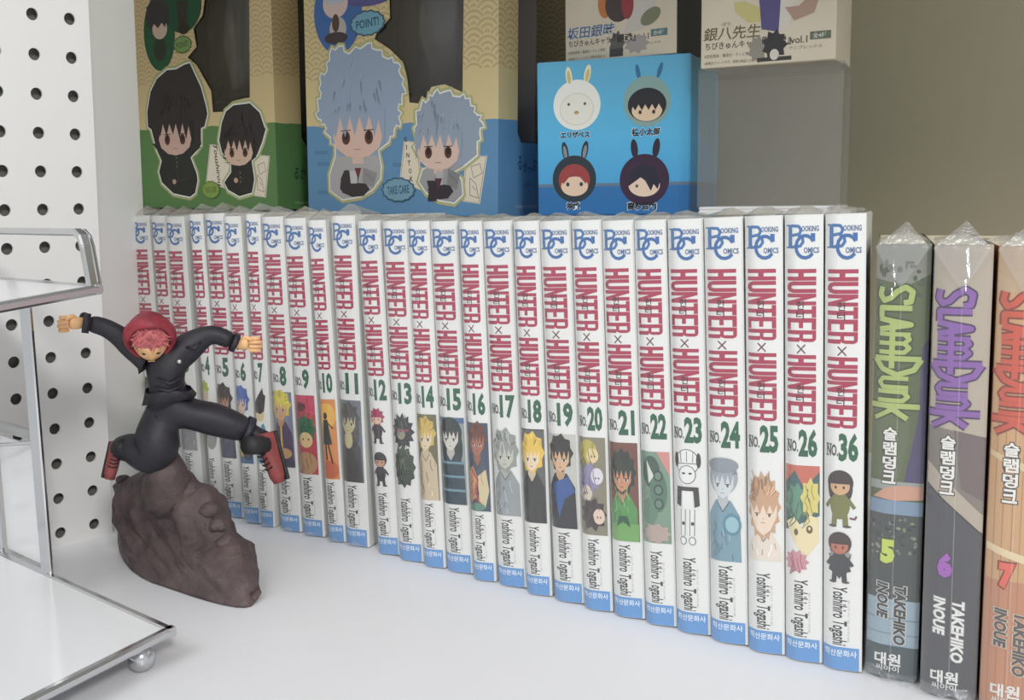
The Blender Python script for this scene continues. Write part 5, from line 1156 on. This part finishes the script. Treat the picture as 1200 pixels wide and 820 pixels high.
for v in vs:
    if v.co.z < .0006 and v.co.y < 0: v.co.z = .0006 + (v.co.z - .0006) * .15
for i in range(150):
    ph = math.acos(1 - 1.15 * (i + .5) / 150); th = i * 2.39996
    dv = Vector((math.sin(ph) * math.cos(th), math.sin(ph) * math.sin(th), math.cos(ph)))
    if (dv.z < .0 and dv.y < 0) or dv.y > -.12: continue
    c = Vector((0, .0012, .0035)) + dv * .0070; tip = c + (dv + Vector((g.uniform(-.4, .4), g.uniform(-.5, .2), g.uniform(-.5, .3)))).normalized() * g.uniform(.0030, .0044)
    s_ = dv.orthogonal().normalized(); u = dv.cross(s_); w_ = g.uniform(.0009, .0014); k = 5
    rg = [bm.verts.new(c + (s_ * math.cos(2*math.pi*q/k) + u * math.sin(2*math.pi*q/k)) * w_) for q in range(k)]; tp = bm.verts.new(tip)
    for q in range(k): bm.faces.new((rg[q], rg[(q+1) % k], tp))
for i in range(13):                                      # fringe over the forehead
    a = (i - 6) / 6.0; c = Vector((a * .0062, -.0058 + .0024 * a * a, .0038)); tip = c + Vector((g.uniform(-.001, .001), -.0016, -.0036 - g.uniform(0, .0012)))
    rg = [bm.verts.new(c + Vector((math.cos(2*math.pi*q/5) * .0012, math.sin(2*math.pi*q/5) * .0007, 0))) for q in range(5)]; tp = bm.verts.new(tip)
    for q in range(5): bm.faces.new((rg[q], rg[(q+1) % 5], tp))
bmesh.ops.recalc_face_normals(bm, faces=bm.faces)
for v in bm.verts: v.co = hp(*v.co)
link_bm('hair', bm, M_hair, fg)
bm = bmesh.new(); n1, n2 = 40, 12                         # hood: a soft roll with a closed back
for i in range(n1):
    pass
rings = []
for i in range(n1):
    a = 2 * math.pi * i / n1; cx, cz = math.cos(a) * .0096, math.sin(a) * .0108 + .0022
    if math.sin(a) < 0: cx *= 1 - .25 * (-math.sin(a)) ** 2
    rr = .0017 + .0004 * math.sin(5 * a) * .5
    row = []
    for j in range(n2):
        b = 2 * math.pi * j / n2; row.append(bm.verts.new(hp(cx * (1 + rr / .0096 * math.cos(b)), .0005 + rr * 2.2 * math.sin(b), .0022 + (cz - .0022) * (1 + rr / .0108 * math.cos(b)))))
    rings.append(row)
for i in range(n1):
    for j in range(n2): bm.faces.new((rings[i][j], rings[(i+1) % n1][j], rings[(i+1) % n1][(j+1) % n2], rings[i][(j+1) % n2]))
prev = [r_[3] for r_ in rings]
for s_k, yy in ((.93, .0060), (.72, .0092), (.38, .0112)):
    cur = []
    for i in range(n1):
        a = 2 * math.pi * i / n1; cur.append(bm.verts.new(hp(math.cos(a) * .0100 * s_k, yy, .0022 + math.sin(a) * .0110 * s_k)))
    for i in range(n1): bm.faces.new((prev[i], prev[(i+1) % n1], cur[(i+1) % n1], cur[i]))
    prev = cur
bm.faces.new(prev); bmesh.ops.recalc_face_normals(bm, faces=bm.faces); link_bm('hood', bm, M_hood, fg, True)

def shoe(name, M, s=1.0):
    bm = bmesh.new()
    prof = [(-.0045, .0038, .0050), (-.0030, .0046, .0062), (0, .0046, .0058), (.004, .0043, .0044), (.008, .0044, .0034), (.0115, .0040, .0028), (.0140, .0026, .0018)]
    rows = []
    for x, wd, ht in prof:
        row = []
        for k in range(12):
            a = math.pi * 2 * k / 12; row.append(bm.verts.new(M @ Vector((x * s, math.cos(a) * wd * .72 * s, (max(-.0012, math.sin(a) * ht) + .0012) * s))))
        rows.append(row)
    for a, b in zip(rows, rows[1:]):
        for k in range(12): bm.faces.new((a[k], a[(k+1) % 12], b[(k+1) % 12], b[k]))
    bm.faces.new(rows[0]); bm.faces.new(rows[-1]); bmesh.ops.recalc_face_normals(bm, faces=bm.faces)
    o = link_bm(name, bm, M_shoe, fg, True)
    bm = bmesh.new()
    for k in range(3): bm_box(bm, -.0045, .0135, -.0034, .0034, -.0014, .0, M=M @ Matrix.Diagonal((s, s * (.9 if k else 1), s, 1))) if k == 0 else None
    bmesh.ops.bevel(bm, geom=[e for e in bm.edges], offset=.0005, segments=1, affect='EDGES'); link_bm('sole', bm, M_blk, o)
    bm = bmesh.new()
    for k in range(5):
        x = .0012 + k * .0017; z = (.0070 - k * .0006)
        bm_tube(bm, [M @ (Vector((x, -.0026, z - .0010)) * s), M @ (Vector((x + .0006, -.0008, z + .0001)) * s), M @ (Vector((x - .0003, .0014, z)) * s)], .00035 * s, 6)
    link_bm('laces', bm, M_blk, o)
    bm = bmesh.new(); bm_tube(bm, [M @ (Vector((-.0006, 0, .004)) * s), M @ (Vector((-.0012, 0, .0085)) * s), M @ (Vector((-.0018, 0, .0125)) * s)], .0032 * s, 12, [.0036 * s, .0034 * s, .0033 * s]); link_bm('ankle', bm, M_blk, fg, True)
# kicked-out shoe: ankle above left, toe pointing down to the lower right, laces facing left
def frame(o, ex, ez):
    ex = Vector(ex).normalized(); ez = (Vector(ez) - ex * Vector(ez).dot(ex)).normalized(); ey = ez.cross(ex)
    m = Matrix((ex, ey, ez)).transposed().to_4x4(); m.translation = Vector(o); return m
shoe('shoe', frame(fv3(53.5, -6, 66.5), (.18, -.25, -.95), (-.70, -.70, .10)), 1.38)
shoe('shoe', frame(fv3(-19.5, 10, 66.5), (-.25, -.35, -.9), (.3, -.9, .1)), 1.0)
# shin between hem and kicked shoe
bm = bmesh.new(); bm_tube(bm, [fv3(42, -5, 74.5), fv3(47, -5.4, 71.5), fv3(52, -5.8, 68.5)], .003, 12, [.0046, .0042, .0040]); link_bm('sock', bm, M_cloth, fg, True)
# folds on the trousers: raised creases
bm = bmesh.new(); g = random.Random(11)
for (a, b, c) in (((22, 86), (30, 83), (38, 81)), ((24, 79), (32, 76), (40, 71)), ((34, 83), (38, 79), (44, 78)), ((0, 86), (4, 80), (-1, 73)), ((-8, 72), (-3, 68), (-8, 63)), ((2, 104), (8, 101), (14, 104)), ((0, 100), (7, 97.5), (14, 100)), ((-6, 121), (-9, 119), (-12, 121)), ((16, 118), (20, 117), (23, 120))):
    rr = .0092 if a[1] < 105 and a[1] > 95 else .0078
    bm_tube(bm, [fv3(p_[0], -rr * 1000 - (1.2 if p_ is b else 0), p_[1]) for p_ in (a, b, c)], .0011, 6, [.0004, .0011, .0004])
link_bm('clothing_folds', bm, M_cloth, fg, True)
# base: a leaning lump of resin rock, modelled as a thick relief on both sides
def point_in(pts, x, y):
    c = False; n = len(pts)
    for i in range(n):
        (x1, y1), (x2, y2) = pts[i], pts[(i+1) % n]
        if (y1 > y) != (y2 > y) and x < (x2 - x1) * (y - y1) / (y2 - y1) + x1: c = not c
    return c
def dist_in(pts, x, y):
    m = 1e9; n = len(pts)
    for i in range(n):
        (x1, y1), (x2, y2) = pts[i], pts[(i+1) % n]; dx, dy = x2-x1, y2-y1
        t = max(0, min(1, ((x-x1)*dx + (y-y1)*dy) / (dx*dx + dy*dy + 1e-12))); m = min(m, math.hypot(x - x1 - t*dx, y - y1 - t*dy))
    return m
from mathutils import noise as mn
bp = smooth_poly([tuple(q) for q in BASE], 1)
bm = bmesh.new(); ctr = len(bp)
inside = []; stp = 0.0022
xs_ = [q[0] for q in bp]; ys_ = [q[1] for q in bp]
gx = min(xs_)
while gx < max(xs_):
    gy = min(ys_)
    while gy < max(ys_):
        if point_in(bp, gx, gy) and dist_in(bp, gx, gy) > .0012: inside.append((gx, gy))
        gy += stp
    gx += stp
from mathutils.geometry import delaunay_2d_cdt
co, ed, fa, *_ = delaunay_2d_cdt([Vector(q) for q in bp + inside], [(i, (i+1) % ctr) for i in range(ctr)], [], 1, 1e-6)
def relief(x, z, sgn):
    d_ = dist_in(bp, x, z)
    foot = min(1.0, max(.10, (z - rim(x)) / .034))
    th = (.0125 * foot if sgn < 0 else .017) * min(1.0, (d_ / .014)) ** .6
    nz = mn.noise(Vector((x * 90, z * 60 + x * 30, 3 * sgn))) * .0040 + abs(mn.noise(Vector((x * 230, z * 120 - x * 90, 7 * sgn)))) * .0030
    return (th + nz * min(1, d_ / .004) * (foot if sgn < 0 else 1))
def place(x, z, off):
    """the lump leans back from its front foot: rows lower down stand nearer the shelf's front"""
    zr = rim(x); kr = 1.0 if zr >= .0004 else (.18428 - .0004) / (.18428 - zr)
    k = kr + (1 - kr) * min(1.0, max(0.0, (z - zr) / .034))
    return Vector((x * k, .312 * k + off, max(.0004, .18428 - (.18428 - z) * k)))
def rim(x):
    m = 1.0
    for i in range(len(bp)):
        (x1, y1), (x2, y2) = bp[i], bp[(i+1) % len(bp)]
        if (x1 - x) * (x2 - x) <= 0 and abs(x1 - x2) > 1e-9: m = min(m, y1 + (y2 - y1) * (x - x1) / (x2 - x1))
    return m
fv = [bm.verts.new(place(v.x, v.y, -relief(v.x, v.y, -1))) for v in co]; bv = [bm.verts.new(place(v.x, v.y, relief(v.x, v.y, 1))) for v in co]
edge_use = {}
for t in fa:
    bm.faces.new([fv[i] for i in t]); bm.faces.new([bv[i] for i in reversed(t)])
    for i in range(len(t)): edge_use[(t[i], t[(i+1) % len(t)])] = 1
for (a, b) in list(edge_use):
    if (b, a) not in edge_use: bm.faces.new((fv[b], fv[a], bv[a], bv[b]))
bmesh.ops.recalc_face_normals(bm, faces=bm.faces)
for v in bm.verts: v.co = fl(v.co)
link_bm('rocky_base', bm, M_rock, fg, True)
for c, r_ in (((-.392, .310, .0215), .0045), ((-.399, .311, .029), .004), ((-.4045, .311, .036), .0045), ((-.4175, .309, .044), .006), ((-.431, .309, .049), .005), ((-.446, .310, .047), .005), ((-.474, .311, .0415), .003), ((-.387, .309, .011), .004), ((-.384, .308, .004), .0036)):
    bm = bmesh.new(); vs = bm_ball(bm, fl(c), r_, (1.1, 1.0, .9), 14, 10)
    for v in vs:
        v.co += (v.co - fl(c)) * .35 * mn.noise(v.co * 260)
    link_bm('rock_lump', bm, M_rock, fg, True)
bm = bmesh.new(); bm_tube(bm, [fv3(4, 12, 40), fv3(4, 8, 48), fv3(4, 4, 55), fv3(2, 1, 62)], .006, 14, [.014, .012, .0095, .0085])
for v in bm.verts: v.co += Vector((1, 0, 0)) * .0015 * mn.noise(v.co * 300)
link_bm('rock_neck', bm, M_rock, fg, True)
